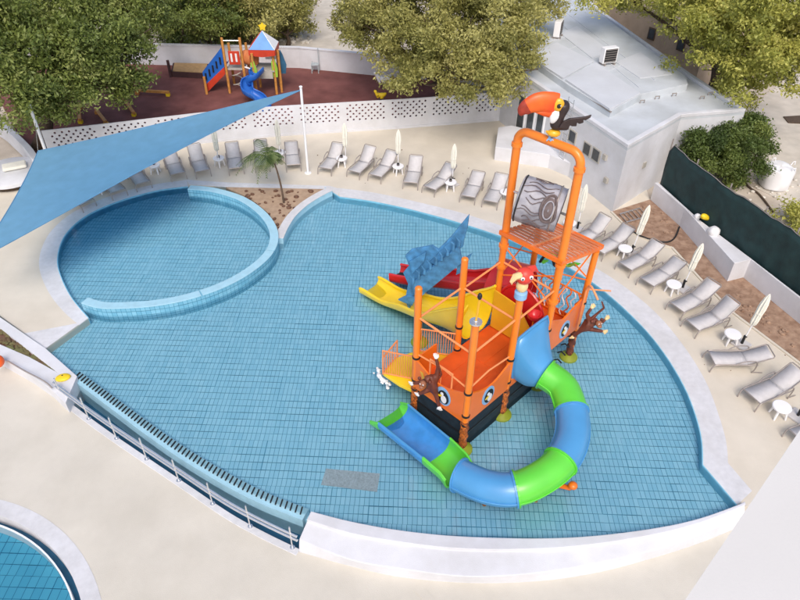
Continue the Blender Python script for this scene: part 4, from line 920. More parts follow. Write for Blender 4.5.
for i in range(9):
    t = i/8; a = fpl([(413+t*46, 283-t*37)], -.02)[0]; k = MB(); k.tube([a, a+V(.0, .0, .2+.06*math.sin(i*2)), a+V(-.12, .0, .34)], [.06, .04, .01], 7); k.build('fin_spike', FINBLUE, bf, smooth=True)
# stair landing with balustrades
k = MB(); k.prism(GL([(383, 373), (399, 384), (414, 391), (432, 378), (430, 362), (412, 352), (396, 358)], .72), .6, .72, bottom=True); k.build('stair_landing', YELLOW, tw, bevel=.015)
k = MB(); k.prism(GL([(418, 351), (455, 354), (446, 366), (431, 374), (420, 364)], 1.0), .9, 1.0, bottom=True); k.build('stair_step', YELLOWD, tw, bevel=.01)
def balustrade(a, b, h, n, parent=tw):
    t = MB(); t.tube([a, a+V(0, 0, h), b+V(0, 0, h), b], .03, 7); o = t.build('balustrade', PINKO, parent, smooth=True)
    t = MB(); t.tube([a+V(0, 0, .05), b+V(0, 0, .05)], .022, 6); t.build('lower_rail', PINKO, o)
    for i in range(1, n):
        p = a.lerp(b, i/n); t = MB(); t.tube([p+V(0, 0, .05), p+V(0, 0, h)], .013, 5); t.build('baluster', PINKO, o)
balustrade(G(383, 374, .72), G(414, 380, .72), .98, 14); balustrade(G(414, 351, 1.0), G(457, 357, 1.0), .95, 18); balustrade(G(383, 374, .72), G(397, 357, .72), .7, 6)
balustrade(T(0, BW*.3, DZ), T(.0, BW*.72, DZ)+TU*.0, 1.25, 2)
# gadgets
p = T(0, 0, 4.72); k = MB(); k.lathe([(.16, 0), (.16, .04), (.06, .06), (.05, .08)], p, 14); ga = k.build('jet_flange', STEEL, tw, smooth=True)
k = MB(); k.tube([p+V(0, 0, .05), p+V(.03, 0, .75)], .028, 7); k.build('jet_pipe', YELLOWD, ga); k = MB(); k.ell(p+V(.03, 0, .82), (.06, .06, .1), 10, 6); k.build('jet_head', BLACK, ga, smooth=True)
p = T(B1, 0, 4.55); k = MB(); k.lathe([(.11, -.12), (.17, -.08), (.17, .1), (.12, .14)], p, 16); pr = k.build('parrot_collar', EMB, tw, smooth=True)
k = MB(); k.ell(p+V(0, 0, .3), (.16, .16, .2), 12, 8); k.build('parrot_breast', PALEY, pr, smooth=True)
k = MB(); k.ell(p+V(.02, 0, .62), (.24, .22, .24), 16, 10); k.tube([p+V(.1, .1, .7), p+V(.28, .2, .72), p+V(.42, .26, .55)], [.13, .09, .02], 8); k.build('parrot_head', mat('parrot_red', (.75, .06, .04), .4, .1, 4), pr, smooth=True)
k = MB(); k.tube([p+V(-.12, -.1, .7), p+V(-.26, -.2, .74), p+V(-.34, -.24, .6), p+V(-.32, -.22, .5)], [.1, .09, .05, .01], 8); k.build('parrot_beak', PALEY, pr, smooth=True)
for s in (V(-.06, -.22, .68), V(.16, -.18, .70)):
    k = MB(); k.ell(p+s, (.055, .03, .06), 8, 6); k.build('parrot_eye', PLASTW, pr, smooth=True); k = MB(); k.ell(p+s+V(0, -.025, 0), (.025, .015, .028), 8, 6); k.build('parrot_pupil', BLACK, pr)
p = T(3.35, .35, DZ); k = MB(); k.tube([p, p+V(0, 0, 1.3)], .03, 7); cu = k.build('cup_post', ORANGE, tw); k = MB(); k.lathe([(.08, 1.3), (.2, 1.42), (.22, 1.55), (.19, 1.55), (.15, 1.44), (.05, 1.36)], p, 16); k.build('cup', RED, cu, smooth=True)
pe = G(598, 300, 2.85); pb_ = T(B3-.15, -.14, 1.3)
k = MB(); k.tube(spline([pb_, pb_+V(0, 0, 1.3), pb_+V(.02, 0, 1.62), pb_.lerp(pe, .3)+V(0, 0, 1.35), pe], 5), .035, 8); k.build('spray_pipe', PINKO, tw, smooth=True)
a_ = T(B3, 0, 2.75); k = MB(); k.tube([a_, G(611, 291, 2.75)], .025, 6); k.build('spray_pipe', PINKO, tw)
for i, q in enumerate([[(540, 262, 3.4), (545, 256, 3.7), (552, 258, 3.6), (555, 266, 3.3), (559, 260, 3.5)], [(562, 262, 3.4), (568, 266, 3.3), (575, 263, 3.5)], [(544, 251, 3.8), (549, 256, 3.6), (556, 253, 3.7)]]):
    P = spline(px3(q), 4); k = MB(); k.tube(P, .045, 6); vn = k.build('vine', BLACK if i == 0 else PGREEN, tw, smooth=True)
    for j in range(0, len(P), 3):
        c = P[j]; k = MB(); k.poly3([c, c+V(.1, 0, .08), c+V(.26, -.02, .06), c+V(.12, -.02, -.06)], V(0, .015, .01)); k.build('vine_leaf', GREEN, vn)
for i in range(4):
    a = T(B3-.35-.14*i, .1, .9-.25*i); k = MB(); k.tube([a, a+V(.08, -.1, .15), a+V(.22, -.12, .0)], .028, 5); k.build('vine', BLACK, tw, smooth=True)

# --- figures: one skinned surface each
def skinfig(name, pts, edges, m, parent=None, sub=2):
    me = bpy.data.meshes.new(name); off = root_loc(parent) if parent else V(0, 0, 0)
    me.from_pydata([tuple(Vector(p[0])-off) for p in pts], edges, []); o = bpy.data.objects.new(name, me); C.objects.link(o)
    if parent: o.parent = parent
    sk = o.modifiers.new('skin', 'SKIN'); sk.use_smooth_shade = True
    for i, p in enumerate(pts):
        r_ = p[1]; r_ = (r_, r_) if not hasattr(r_, '__len__') else r_; me.skin_vertices[0].data[i].radius = r_
    me.skin_vertices[0].data[0].use_root = True
    s = o.modifiers.new('sub', 'SUBSURF'); s.levels = sub; s.render_levels = sub; me.materials.append(m); return o
def monkey(label, J, face_dir, hand_mat):
    # J: joints by name as world points
    base = J['hip']; t = thing('monkey_figure', label, 'figure', base, 0)
    names = ['hip', 'belly', 'chest', 'neck', 'head', 'sl', 'el', 'hl', 'sr', 'er', 'hr', 'kl', 'fl', 'kr', 'fr', 't1', 't2', 't3']
    rad = dict(hip=.14, belly=.15, chest=.16, neck=.09, head=.15, sl=.08, el=.055, hl=.045, sr=.08, er=.055, hr=.045, kl=.07, fl=.05, kr=.07, fr=.05, t1=.04, t2=.035, t3=.025)
    names = [n for n in names if n in J]; ix = {n: i for i, n in enumerate(names)}
    E_ = [('hip', 'belly'), ('belly', 'chest'), ('chest', 'neck'), ('neck', 'head'), ('chest', 'sl'), ('sl', 'el'), ('el', 'hl'), ('chest', 'sr'), ('sr', 'er'), ('er', 'hr'), ('hip', 'kl'), ('kl', 'fl'), ('hip', 'kr'), ('kr', 'fr'), ('hip', 't1'), ('t1', 't2'), ('t2', 't3')]
    skinfig('body', [(J[n], rad[n]) for n in names], [(ix[a], ix[b]) for a, b in E_ if a in ix and b in ix], BROWN, t)
    fd_ = Vector(face_dir).normalized(); h = J['head']; sd_ = fd_.cross(V(0, 0, 1)).normalized()
    k = MB(); k.ell(h+fd_*.12, (.10, .10, .11), 10, 8); k.ell(h+fd_*.19-V(0, 0, .05), (.07, .07, .05), 10, 6); k.build('muzzle', mat('dark_muzzle', (.3, .12, .06)), t, smooth=True)
    for s in (-1, 1):
        k = MB(); k.ell(h+sd_*s*.16+V(0, 0, .02), (.05, .05, .06), 8, 6); k.build('ear', BROWN, t, smooth=True)
        k = MB(); k.ell(h+fd_*.2+sd_*s*.045+V(0, 0, .05), (.02, .02, .025), 8, 6); k.build('eye', PLASTW, t, smooth=True)
        k = MB(); k.ell(h+fd_*.225+sd_*s*.045+V(0, 0, .05), (.013, .013, .018), 6, 5); k.build('pupil', BLACK, t)
    for hn, pn in (('hl', 'el'), ('hr', 'er'), ('fl', 'kl'), ('fr', 'kr')):
        if hn not in J: continue
        d = (J[hn]-J[pn]).normalized(); s = d.cross(fd_).normalized(); k = MB(); c = J[hn]+d*.04; k.ell(c, (.06, .06, .05), 8, 6)
        for q in range(4):
            sp = (q-1.5)*.032; L_ = (.10, .125, .12, .095)[q]; k.tube([c+s*sp, c+s*sp*1.3+d*L_*.6, c+s*sp*1.4+d*L_+fd_*-.03], [.02, .018, .011], 5)
        k.tube([c, c+s*.07+d*.02, c+s*.09+d*.07], [.02, .018, .011], 5); k.build('hand', hand_mat, t, smooth=True)
    return t
ou = -TU  # left panel looks this way
b_ = G(437, 383, 1.75)+ou*.18; Zv = V(0, 0, 1)
J = dict(hip=b_, belly=b_+V(-.02, -.03, .16), chest=b_+V(.0, -.05, .34), neck=b_+V(-.1, -.08, .42), head=b_+V(-.24, -.12, .34), sl=b_+V(.1, -.02, .42), el=b_+V(.12, .02, .75), hl=b_+V(.06, .04, 1.05),
         sr=b_+V(-.12, -.02, .3), er=b_+V(-.36, .0, .15), hr=b_+V(-.55, .1, .0), kl=b_+V(.12, -.12, -.28), fl=b_+V(.2, -.2, -.62), kr=b_+V(-.2, -.1, -.1), fr=b_+V(-.38, .0, -.32), t1=b_+V(.08, .0, .2), t2=b_+V(.22, -.03, .5), t3=b_+V(.14, -.03, .8))
monkey('brown monkey figure climbing the left orange panel above the blue flume', J, (-.5, -1, -.1), PLASTW)
b_ = G(588, 326, 2.05)+V(.0, -.05, 0)
J = dict(hip=b_+V(-.1, 0, .02), belly=b_+V(.0, 0, .1), chest=b_+V(.06, 0, .2), neck=b_+V(.12, -.04, .26), head=b_+V(.17, -.1, .33), sl=b_+V(-.04, 0, .32), el=b_+V(-.14, .0, .5), hl=b_+V(-.04, .03, .72),
         sr=b_+V(.2, 0, .2), er=b_+V(.34, 0, .14), hr=b_+V(.46, .02, .3), kl=b_+V(.15, -.05, -.06), fl=b_+V(.46, -.05, -.12), kr=b_+V(-.22, .05, -.22), fr=b_+V(-.34, .12, -.5), t1=b_+V(.15, .05, .45), t2=b_+V(.34, .05, .72), t3=b_+V(.22, .05, .98))
monkey('brown monkey figure with pale hands hanging over the water right of the tower', J, (.3, -1, 0), PALEY)

# --- toucan on top of the arch
TB = mat('toucan_black', (.035, .022, .022), .45, .3, 5); TO = mat('toucan_beak', (.8, .06, .012), .4, .2, 1.6, col2=(.88, .16, .02))
tb = T(B2, .92, ZT+.1); tc_ = thing('toucan_figure', 'giant toucan figure with red orange beak perched on top of the orange arch', 'figure', tb)
def tl(x, z, y=0): return tb+V((x-553)*.0228, y, (133-z)*.0252)
pts = [(tl(553, 124), (.17, .15)), (tl(552, 116), (.23, .2)), (tl(555, 108), (.17, .17)), (tl(560, 101), (.22, .19)), (tl(557.5, 94.5), (.25, .2)), (tl(561, 121), .12), (tl(570, 122), .05)]
skinfig('body', pts, [(0, 1), (1, 2), (2, 3), (3, 4), (1, 5), (5, 6)], TB, tc_)
bp_ = spline([tl(552, 97, -.02), tl(545, 96, -.04), tl(534, 94.5, -.08), tl(523, 97, -.12), tl(516, 102, -.15), tl(514, 107, -.16)], 4)
hw = np.interp(np.linspace(0, 1, len(bp_)), [0, .2, .5, .8, 1], [.26, .28, .24, .15, .03])
rg = []
for i, p in enumerate(bp_):
    d = (bp_[min(i+1, len(bp_)-1)]-bp_[max(i-1, 0)]).normalized(); s = V(0, 1, 0); u = d.cross(s).normalized(); rg.append([p+u*math.cos(a)*hw[i]+s*math.sin(a)*hw[i]*.55 for a in [2*math.pi*j/16 for j in range(16)]])
k = MB(); k.loft(rg); bkk = k.build('beak', TO, tc_, smooth=True, fix=True)
k = MB(); rr = [[p+(q-p)*1.06 for q in r] for p, r in zip(bp_[-8:], rg[-8:])]; k.loft(rr); k.build('beak_tip', mat('beak_tip', (.35, .04, .02), .4, .3, 6), bkk, smooth=True, fix=True)
k = MB(); k.tube([tl(549, 106, -.03), tl(540, 105, -.08), tl(530, 104, -.11)], [.11, .08, .02], 9, flat=1.2); k.build('lower_beak', TO, bkk, smooth=True, fix=True)
k = MB(); k.ell(tl(553, 96.5, -.13), (.14, .08, .17), 14, 8); ey = k.build('eye_patch', YELLOWD, tc_, smooth=True); k = MB(); k.ell(tl(553, 96.5, -.2), (.055, .03, .06), 12, 8); k.build('pupil', BLACK, ey, smooth=True)
k = MB(); k.ell(tl(554.5, 95.8, -.225), (.015, .01, .015), 6, 4); k.build('eye_glint', PLASTW, ey)
k = MB(); k.ell(tl(551, 108, -.11), (.12, .09, .2), 12, 8, Matrix.Rotation(.3, 3, 'Y')); k.build('bib', PLASTW, tc_, smooth=True)
wg = [(556, 119), (560, 112), (566, 109), (575, 108), (582, 107), (589, 105), (588, 108), (583, 111), (581, 110), (582, 113), (577, 114.5), (575, 113), (575, 117), (570, 117), (568, 116), (567, 120), (562, 120)]
for y0, rot in ((-.2, 0),):
    k = MB(); k.poly3([tl(x-y0*2, z-rot*20, y0) for x, z in wg], V(0, .06, .0)); k.build('wing', TB, tc_, fix=True, bevel=.02)
k = MB(); k.ell(tl(554, 127, -.03), (.17, .13, .1), 12, 8); k.tube([tl(549, 127, -.05), tl(545, 124, -.1)], [.05, .03], 6); k.build('tail_feathers', YELLOWD, tc_, smooth=True)
for x in (550.5, 555):
    k = MB(); k.tube([tl(x, 126), tl(x, 133.5)], .035, 7)
    for dx in (-.09, 0, .09): k.tube([tl(x, 133), tl(x, 133.8)+V(dx, -.12, 0)], [.03, .015], 5)
    k.build('foot', EMB, tc_, smooth=True)
# splash of white water beside the landing
random.seed(3); k = MB()
for i in range(26):
    t = random.random(); c = G(376+12*t+random.uniform(-3, 3), 370+16*t+random.uniform(-3, 3), .05+random.random()*.4); r_ = random.uniform(.02, .085); k.ell(c, (r_, r_, r_*.8), 7, 5)
o = k.build('water_splash', PLASTW, smooth=True); o['kind'] = 'stuff'
# ================================================================ LOUNGERS, TABLES, UMBRELLAS
def make_lounger(zh=.86, yh=1.88):
    t = thing('sun_lounger', 'x', 'sun lounger', (0, 0, 0), 0, 'grey sun loungers round the pool'); W = .33
    yk, zk = 1.18, .36
    k = MB(); n = 8; vs = []
    for i in range(n+1): y = .06+(yk-.06)*i/n; vs += [(-W, y, .36-.03*math.sin(math.pi*i/n)), (W, y, .36-.03*math.sin(math.pi*i/n))]
    k.add(vs, [(2*i, 2*i+1, 2*i+3, 2*i+2) for i in range(n)]); o = k.build('seat', SLING, t, local=True, smooth=True); s = o.modifiers.new('s', 'SOLIDIFY'); s.thickness = .018
    k = MB(); vs = []
    for i in range(n+1): f = i/n; vs += [(-W, yk+(yh-yk)*f, zk+(zh-zk)*f-.025*math.sin(math.pi*f)), (W, yk+(yh-yk)*f, zk+(zh-zk)*f-.025*math.sin(math.pi*f))]
    k.add(vs, [(2*i, 2*i+1, 2*i+3, 2*i+2) for i in range(n)]); o = k.build('backrest', SLING, t, local=True, smooth=True); s = o.modifiers.new('s', 'SOLIDIFY'); s.thickness = .018
    k = MB(); k.tube([(-W, yk, zk), (-W, yh, zh), (-W+.05, yh+.04, zh+.03), (W-.05, yh+.04, zh+.03), (W, yh, zh), (W, yk, zk)], .02, 6); k.build('back_frame', FRAME, t, local=True, smooth=True)
    k = MB(); k.tube([(-W-.02, .06, .36), (W+.02, .06, .36)], .02, 6); k.build('front_bar', FRAME, t, local=True, smooth=True)
    for s_ in (-1, 1):
        x = s_*(W+.03)
        k = MB(); k.tube(spline([(x, -.02, .0), (x, .0, .16), (x, .08, .33), (x, .35, .37), (x, yk, .37), (x, 1.5, .37)], 3), .022, 6); k.build('side_frame', FRAME, t, local=True, smooth=True)
        k = MB(); k.tube(spline([(x, .75, .37), (x+s_*.02, .95, .52), (x+s_*.02, 1.2, .57), (x+s_*.02, 1.42, .52), (x, 1.46, .2), (x, 1.40, 0)], 3), .022, 6); k.build('armrest', FRAME, t, local=True, smooth=True)
        k = MB(); k.tube([(x, 1.4, .03), (x, 1.75, .02)], .02, 6); k.build('leg', BLACK if False else FRAME, t, local=True, smooth=True)
    return t
protos = [make_lounger(), make_lounger(.98, 1.76), make_lounger(.70, 1.93)]; used = [0, 0, 0]; cnt = 0
def place(px0, px1, rz=None, label='', head=None, flat=False):
    global cnt
    v_ = (0, 0, 2, 0, 1, 0, 0, 2, 0, 1, 0, 0, 0, 2, 0, 1)[cnt % 16]; cnt += 1
    a, b = G(*px0, ZD), G(*px1, ZD); mid = (a+b)/2; d = b-a; d.z = 0; hd = V(-d.y, d.x, 0).normalized()
    h = G(*head, ZD+.5)-mid; h.z = 0
    if hd.dot(h) < 0: hd = -hd
    if h.length > .3: hd = (hd*.5+h.normalized()*.5).normalized()
    o = copy_tree(protos[v_]) if used[v_] else protos[v_]; used[v_] = 1
    o.location = (mid.x, mid.y, ZD+.006); o.scale = (.95, .95, .93); o.rotation_euler = (0, 0, math.atan2(hd.y, hd.x)-math.pi/2); o['label'] = label
L_ = [((82, 213), (98, 205.5), (66, 193), 'grey sun lounger half under the blue sail, leftmost of the back row'),
      ((112, 200.5), (129, 195.5), (103, 178), 'second lounger from the left, just right of the leftmost small white table'),
      ((136, 192), (153.5, 188), (129, 168), 'third lounger from the left, turned slightly by the round pool coping'),
      ((171, 182), (188, 179), (167, 155), 'fourth lounger from the left, straight above the back of the round pool'),
      ((195, 179.5), (213, 176), (194, 150), 'fifth lounger from the left, just left of the second umbrella table pair'),
      ((228.5, 175.5), (245.5, 174.5), (227, 148), 'lounger immediately left of the young palm crown'),
      ((255, 172.5), (271, 172), (257, 146), 'lounger hidden behind the drooping palm fronds'),
      ((286, 172), (302, 171.5), (288, 146), 'lounger between the palm and the tall white sail post'),
      ((317, 174), (332.5, 176.5), (338, 150), 'first lounger right of the tall white sail post'),
      ((345.5, 176.5), (361, 180.5), (370, 155), 'lounger just right of the white table below the third umbrella'),
      ((367, 181), (382, 184), (392, 160), 'angled lounger left of the table below the umbrella in the middle of the back row'),
      ((402, 188.5), (418.5, 191), (412, 160), 'straight lounger right of the table in the middle of the back row'),
      ((421, 192.5), (435.5, 197.5), (450, 172), 'angled lounger just left of the table with the dark cup'),
      ((459, 202), (475, 205.5), (475, 178), 'lounger right of the table with the dark cup'),
      ((481, 207), (497.5, 210.5), (500, 182), 'last lounger of the back row, beside the orange arch'),
      ((567, 243), (581, 254), (603, 218), 'lounger behind the slatted orange roof, first of the right hand row'),
      ((588, 252), (602, 263), (627, 226), 'lounger peeping out past the right corner of the slatted orange roof'),
      ((615, 268), (629, 279.5), (655, 243), 'lounger right of the umbrella standing before the wide soil bed'),
      ((636, 284), (651, 295.5), (677, 259), 'lounger left of the umbrella with its foot at the narrow soil strip'),
      ((666, 309), (680, 321), (712, 283), 'right hand row lounger directly below the second right umbrella'),
      ((681, 325.5), (695, 340), (732, 303), 'lounger above the sideways one in the right hand row'),
      ((737, 395.5), (756, 413), (808, 370), 'large lounger lowest but one in the right hand row, next to the round stool'),
      ((783, 436), (800, 455), (850, 410), 'lounger cut off by the near white wall at the right edge')]
for p0, p1, hd_, lb in L_: place(p0, p1, None, lb, hd_)
place((703, 356), (710, 374), None, 'lounger turned sideways with its raised end against the umbrella stand', (770, 352))
# small white tables
def make_table():
    t = thing('side_table', 'x', 'side table', (0, 0, 0), 0, 'small white plastic side tables')
    k = MB(); k.lathe([(.0, .36), (.25, .36), (.265, .37), (.275, .42), (.255, .44), (.0, .445)], (0, 0, 0), 20); k.build('table_top', PLASTW, t, local=True, smooth=True)
    k = MB(); k.lathe([(.19, .34), (.2, .40), (.18, .40), (.17, .34)], (0, 0, 0), 16); k.build('apron', PLASTW, t, local=True, smooth=True)
    for i in range(4):
        a = math.pi/4+math.pi/2*i; k = MB(); k.tube([(math.cos(a)*.17, math.sin(a)*.17, .39), (math.cos(a)*.24, math.sin(a)*.24, 0)], [.045, .03], 6); k.build('leg', PLASTW, t, local=True, smooth=True)
    return t
tp_ = make_table(); ft = True
TB_ = [((98, 194), 'white side table half hidden by the edge of the blue sail'), ((156, 173), 'white side table above the left part of the round pool'), ((220, 166), 'white side table left of the young palm'), ((281, 160), 'white side table right of the young palm'),
       ((342, 166), 'white side table under the closed umbrella right of the sail post'), ((398, 174), 'white side table under the closed umbrella in the middle of the back row'), ((450, 190), 'white side table under the last closed umbrella of the back row'), ((505, 200), 'white side table touching the left side of the orange arch'),
       ((623, 257), 'white side table by the umbrella in front of the wide soil bed'), ((671, 293), 'white side table by the umbrella at the narrow soil strip'), ((729, 343), 'round white stool table beside the sideways lounger'), ((777, 416), 'white side table nearest the near white wall'), ((568, 231), 'white side table seen between the bucket and the annex')]
for (x, y), lb in TB_:
    o = tp_ if ft else copy_tree(tp_); ft = False; p = G(x, y, ZD); o.location = (p.x, p.y, ZD+.004); o.rotation_euler = (0, 0, (x*7) % 3); o['label'] = lb
# ash pots on the back row tables
def pot(px, lab):
    p = G(*px, ZD); t = thing('ash_pot', lab, 'ashtray', (p.x, p.y, ZD+.445), 0, 'black ash pots on the back row tables')
    k = MB(); k.lathe([(.05, 0), (.065, .02), (.06, .11), (.045, .11), (.04, .03), (0, .03)], (0, 0, 0), 12); k.build('pot', BLACK, t, local=True, smooth=True)
    k = MB(); k.lathe([(.066, .05), (.07, .055), (.07, .065), (.066, .07)], (0, 0, 0), 12); k.build('band', FRAME, t, local=True)
for px_, lab in [((156, 173), 'black ash pot on the table above the round pool'), ((220, 166), 'black ash pot on the table left of the palm'), ((281, 160), 'black ash pot on the table right of the palm'), ((342, 166), 'black ash pot on the table right of the sail post'), ((398, 174), 'black ash pot on the middle table of the back row'), ((450, 190), 'black ash pot on the table under the last back row umbrella')]: pot(px_, lab)
# closed umbrellas
def make_umb(h=2.35):
    t = thing('closed_umbrella', 'x', 'umbrella', (0, 0, 0), 0, 'closed cream umbrellas round the pool')
    k = MB(); k.tube([(0, 0, 0), (0, 0, h)], .022, 8); k.build('pole', PLASTW, t, local=True, smooth=True)
    k = MB(); rg = []
    for i, (r_, z) in enumerate([(.04, h*.40), (.085, h*.42), (.10, h*.5), (.095, h*.6), (.11, h*.72), (.105, h*.82), (.075, h*.92), (.035, h*.985), (.01, h+.02)]):
        rg.append([V(math.cos(a)*r_*(1+.22*math.sin(8*a)), math.sin(a)*r_*(1+.22*math.sin(8*a)), z) for a in [2*math.pi*j/32 for j in range(32)]])
    k.loft(rg); k.build('canopy', CREAM, t, local=True, smooth=True)
    k = MB(); k.lathe([(.10, h*.62), (.108, h*.63), (.108, h*.645), (.10, h*.655)], (0, 0, 0), 16); k.build('tie_band', CREAM, t, local=True)
    return t
um = make_umb(); fu = True
UM = [((220, 168), 2.1, 'closed umbrella behind the table left of the palm'), ((281, 162), 2.1, 'closed umbrella behind the table right of the palm'), ((346, 163), 2.0, 'closed cream umbrella just right of the sail post'), ((398, 170), 2.0, 'closed cream umbrella in the middle of the back row'), ((452, 185), 2.0, 'closed cream umbrella nearest the orange arch in the back row'),
      ((577, 230), 2.1, 'closed umbrella right behind the right leg of the arch'), ((631, 254), 2.2, 'closed cream umbrella in front of the wide soil bed'), ((682, 289), 2.0, 'closed cream umbrella over the narrow soil strip'), ((741, 345), 2.15, 'closed cream umbrella lowest in the right hand row')]
for (x, y), h, lb in UM:
    o = um if fu else copy_tree(um); fu = False; p = G(x, y, ZD); o.location = (p.x, p.y, ZD+.05); o.scale = (1, 1, h/2.35); o['label'] = lb
    if x > 600: o.rotation_euler = (0, R(5), 0)
def make_base():
    t = thing('umbrella_base', 'x', 'umbrella base', (0, 0, 0), 0, 'umbrella bases with black sleeves')
    k = MB(); k.box((0, 0, .04), (.5, .5, .08)); k.build('slab', SLING, t, local=True, bevel=.02)
    k = MB(); k.tube([(0, 0, .08), (0, 0, .42)], .045, 10); k.build('sleeve', BLACK, t, local=True, smooth=True)
    k = MB(); k.tube([(0, 0, .3), (.12, 0, .3)], .014, 6); k.ell((.13, 0, .3), (.03, .03, .03), 6, 5); k.build('knob', BLACK, t, local=True)
    return t
ub = make_base(); fb_1 = True
for (x, y), lb in [((577, 230), 'umbrella base seen through the tower behind the bucket'), ((631, 254), 'umbrella base beside the lounger at the wide soil bed'), ((682, 289), 'umbrella base under the umbrella at the narrow soil strip'), ((741, 345), 'umbrella base beside the sideways lounger'), ((797, 417), 'umbrella base at the right edge of the picture'), ((452, 185), 'umbrella base at the last umbrella of the back row')]:
    o = ub if fb_1 else copy_tree(ub); fb_1 = False; p = G(x, y, ZD); o.location = (p.x, p.y, ZD+.002); o.rotation_euler = (0, 0, .6); o['label'] = lb

# ---------------------------------------------------------------- blue shade sail and its post
A1 = G(301, 90, 4.15); Bq = G(38, 151, 2.5); Cq = G(-26, 262, 2.5)
pm = G(308, 173, ZD); t = thing('sail_post', 'tall white post holding the tip of the blue shade sail', 'post', pm)
k = MB(); k.tube([pm, V(A1.x, A1.y, 4.3)], .058, 12); k.build('pole', PLASTW, t, smooth=True); k = MB(); k.lathe([(.16, 0), (.16, .02), (.08, .03)], pm, 14); k.build('base_plate', PLASTW, t); k = MB(); k.ell(V(A1.x, A1.y, 4.3), (.08, .08, .04), 12, 6); k.build('cap', PLASTW, t, smooth=True)
t = thing('shade_sail', 'large triangular blue shade sail stretched over the left side of the deck', 'shade sail', A1)
k = MB(); N = 22; idx = {}; cen = (A1+Bq+Cq)/3
for i in range(N+1):
    for j in range(N+1-i):
        a, b = i/N, j/N; c = 1-a-b; p = A1*a+Bq*b+Cq*c
        pull = .26*(4*a*b*(1-c)+4*b*c*(1-a)*.8+4*a*c*(1-b)*2.3)*.55; q = V(cen.x, cen.y, p.z); p = p.lerp(q, pull*.35); p.z -= 2.6*a*b*c*2+.0; idx[(i, j)] = len(k.v); k.v.append(tuple(p))
for i in range(N):
    for j in range(N-i):
        k.f.append((idx[i, j], idx[i+1, j], idx[i, j+1]))
        if j < N-i-1: k.f.append((idx[i+1, j], idx[i+1, j+1], idx[i, j+1]))
so2 = k.build('cloth', SAIL, t, smooth=True); vv = k.v
for seq in ([(i, 0) for i in range(N+1)], [(0, j) for j in range(N+1)], [(i, N-i) for i in range(N+1)]):
    e = MB(); e.tube([vv[idx[s]] for s in seq], .02, 5); e.build('hem', SAIL, so2)
for p, q in ((A1, V(A1.x, A1.y, 4.22)), (Bq, Bq+V(-.5, 1.4, .6)), (Cq, Cq+V(-1.5, -.6, .5))):
    e = MB(); e.tube([p, q+V(.001, 0, .05)], .012, 5); e.build('tension_wire', STEEL, t)
p = G(62, 210, 2.6); k = MB(); k.ell(p, (.1, .1, .09), 10, 6); k.build('pulley', PLASTW, t, smooth=True)
for (q, lab) in ((Bq+V(-.5, 1.4, 0), 'white sail post hidden in the crown of the large left tree'), (Cq+V(-1.5, -.6, 0), 'white sail post left of the frame')):
    e = MB(); e.tube([V(q.x, q.y, ZD), V(q.x, q.y, 4.0)], .07, 10); tag(e.build('sail_post', PLASTW, smooth=True), lab, 'post')

# ---------------------------------------------------------------- left corner: round daybed base, curved white walls
c = G(11, 172, .5); t = thing('round_platform', 'round white stone platform on a dark foot left of the blue sail', 'platform', (c.x, c.y, ZD))
k = MB(); k.lathe([(1.15, 0), (1.15, .25)], (c.x, c.y, ZD), 32); k.build('foot', BARK, t)
k = MB(); k.lathe([(1.35, .25), (1.42, .27), (1.42, .42), (1.36, .45), (.0, .45)], (c.x, c.y, ZD), 40); k.build('slab', WHITE, t, smooth=True)
k = MB(); k.box((c.x+.1, c.y+.25, ZD+.56), (1.0, .6, .16), rz=.5); k.build('cushion', CREAM, t, bevel=.06)
cw = thing('curved_white_wall', 'low curved white wall under the large left tree', 'wall', G(35, 165, ZD))
k = MB(); k.sweep(spline([G(38, 176, ZD), G(30, 164, ZD), G(16, 150, ZD), G(2, 138, ZD), G(-20, 128, ZD)], 5), [(0, 0), (0, .85), (.3, .85), (.3, 0)]); k.build('wall_body', WHITE, cw, fix=True, bevel=.02)
for i in range(4):
    p = G(12-5*i, 136-2*i, ZD); k = MB(); k.box((p.x, p.y, ZD+.1+.1*i), (.9, .4, .2+.2*i), rz=-.5); k.build('step', WHITE, cw, bevel=.02)
k = MB(); q = [G(38, 128, ZD), G(52, 122, ZD), G(54, 138, ZD)]; k.prism([q[0], q[1], q[1]+V(.1, .3, 0), q[0]+V(0, .3, 0)], ZD, 2.3)
tag(k.build('white_wall_stub', WHITE, bevel=.02), 'short tall piece of white wall seen through the left tree', 'wall')

# ---------------------------------------------------------------- playground equipment
ps = thing('climbing_frame', 'wooden climbing frame with blue ramp, blue pyramid roof and curved blue slide', 'play structure', G(240, 94, ZP))
def pp(x, y, z=0): return G(x, y, ZP)+V(0, 0, z)
def post(p, h, m=WOOD, r=.075): k = MB(); k.tube([p, p+V(0, 0, h)], r, 10); return k.build('post', m, ps, smooth=True)
f1, f2 = pp(230, 93), pp(247, 93); g1, g2 = pp(257, 96), pp(277, 94); bk2 = V(0, 1.3, 0)
for p, h in ((f1, 3.1), (f2, 3.1), (f1+bk2, 2.4), (f2+bk2, 2.4), (g1, 2.4), (g2, 2.7), (g1+bk2, 2.4), (g2+bk2, 2.4), (pp(282, 92), 2.4), (pp(207, 94), 1.0), (pp(207, 94)+bk2, 1.0)): post(p, h)
for a, b in ((f1, f2), (g1, g2)):
    n_ = 6
    for i in range(n_):
        c = (a.lerp(b, .5)+bk2*((i+.5)/n_)); k = MB(); k.box((c.x, c.y, ZP+1.35), ((b-a).length, .19, .06)); k.build('floor_board', GREYP, ps)
k = MB(); k.tube([f1+V(0, 0, 2.95), f2+V(0, 0, 2.95)], .03, 6); k.build('cross_bar', STEEL, ps)
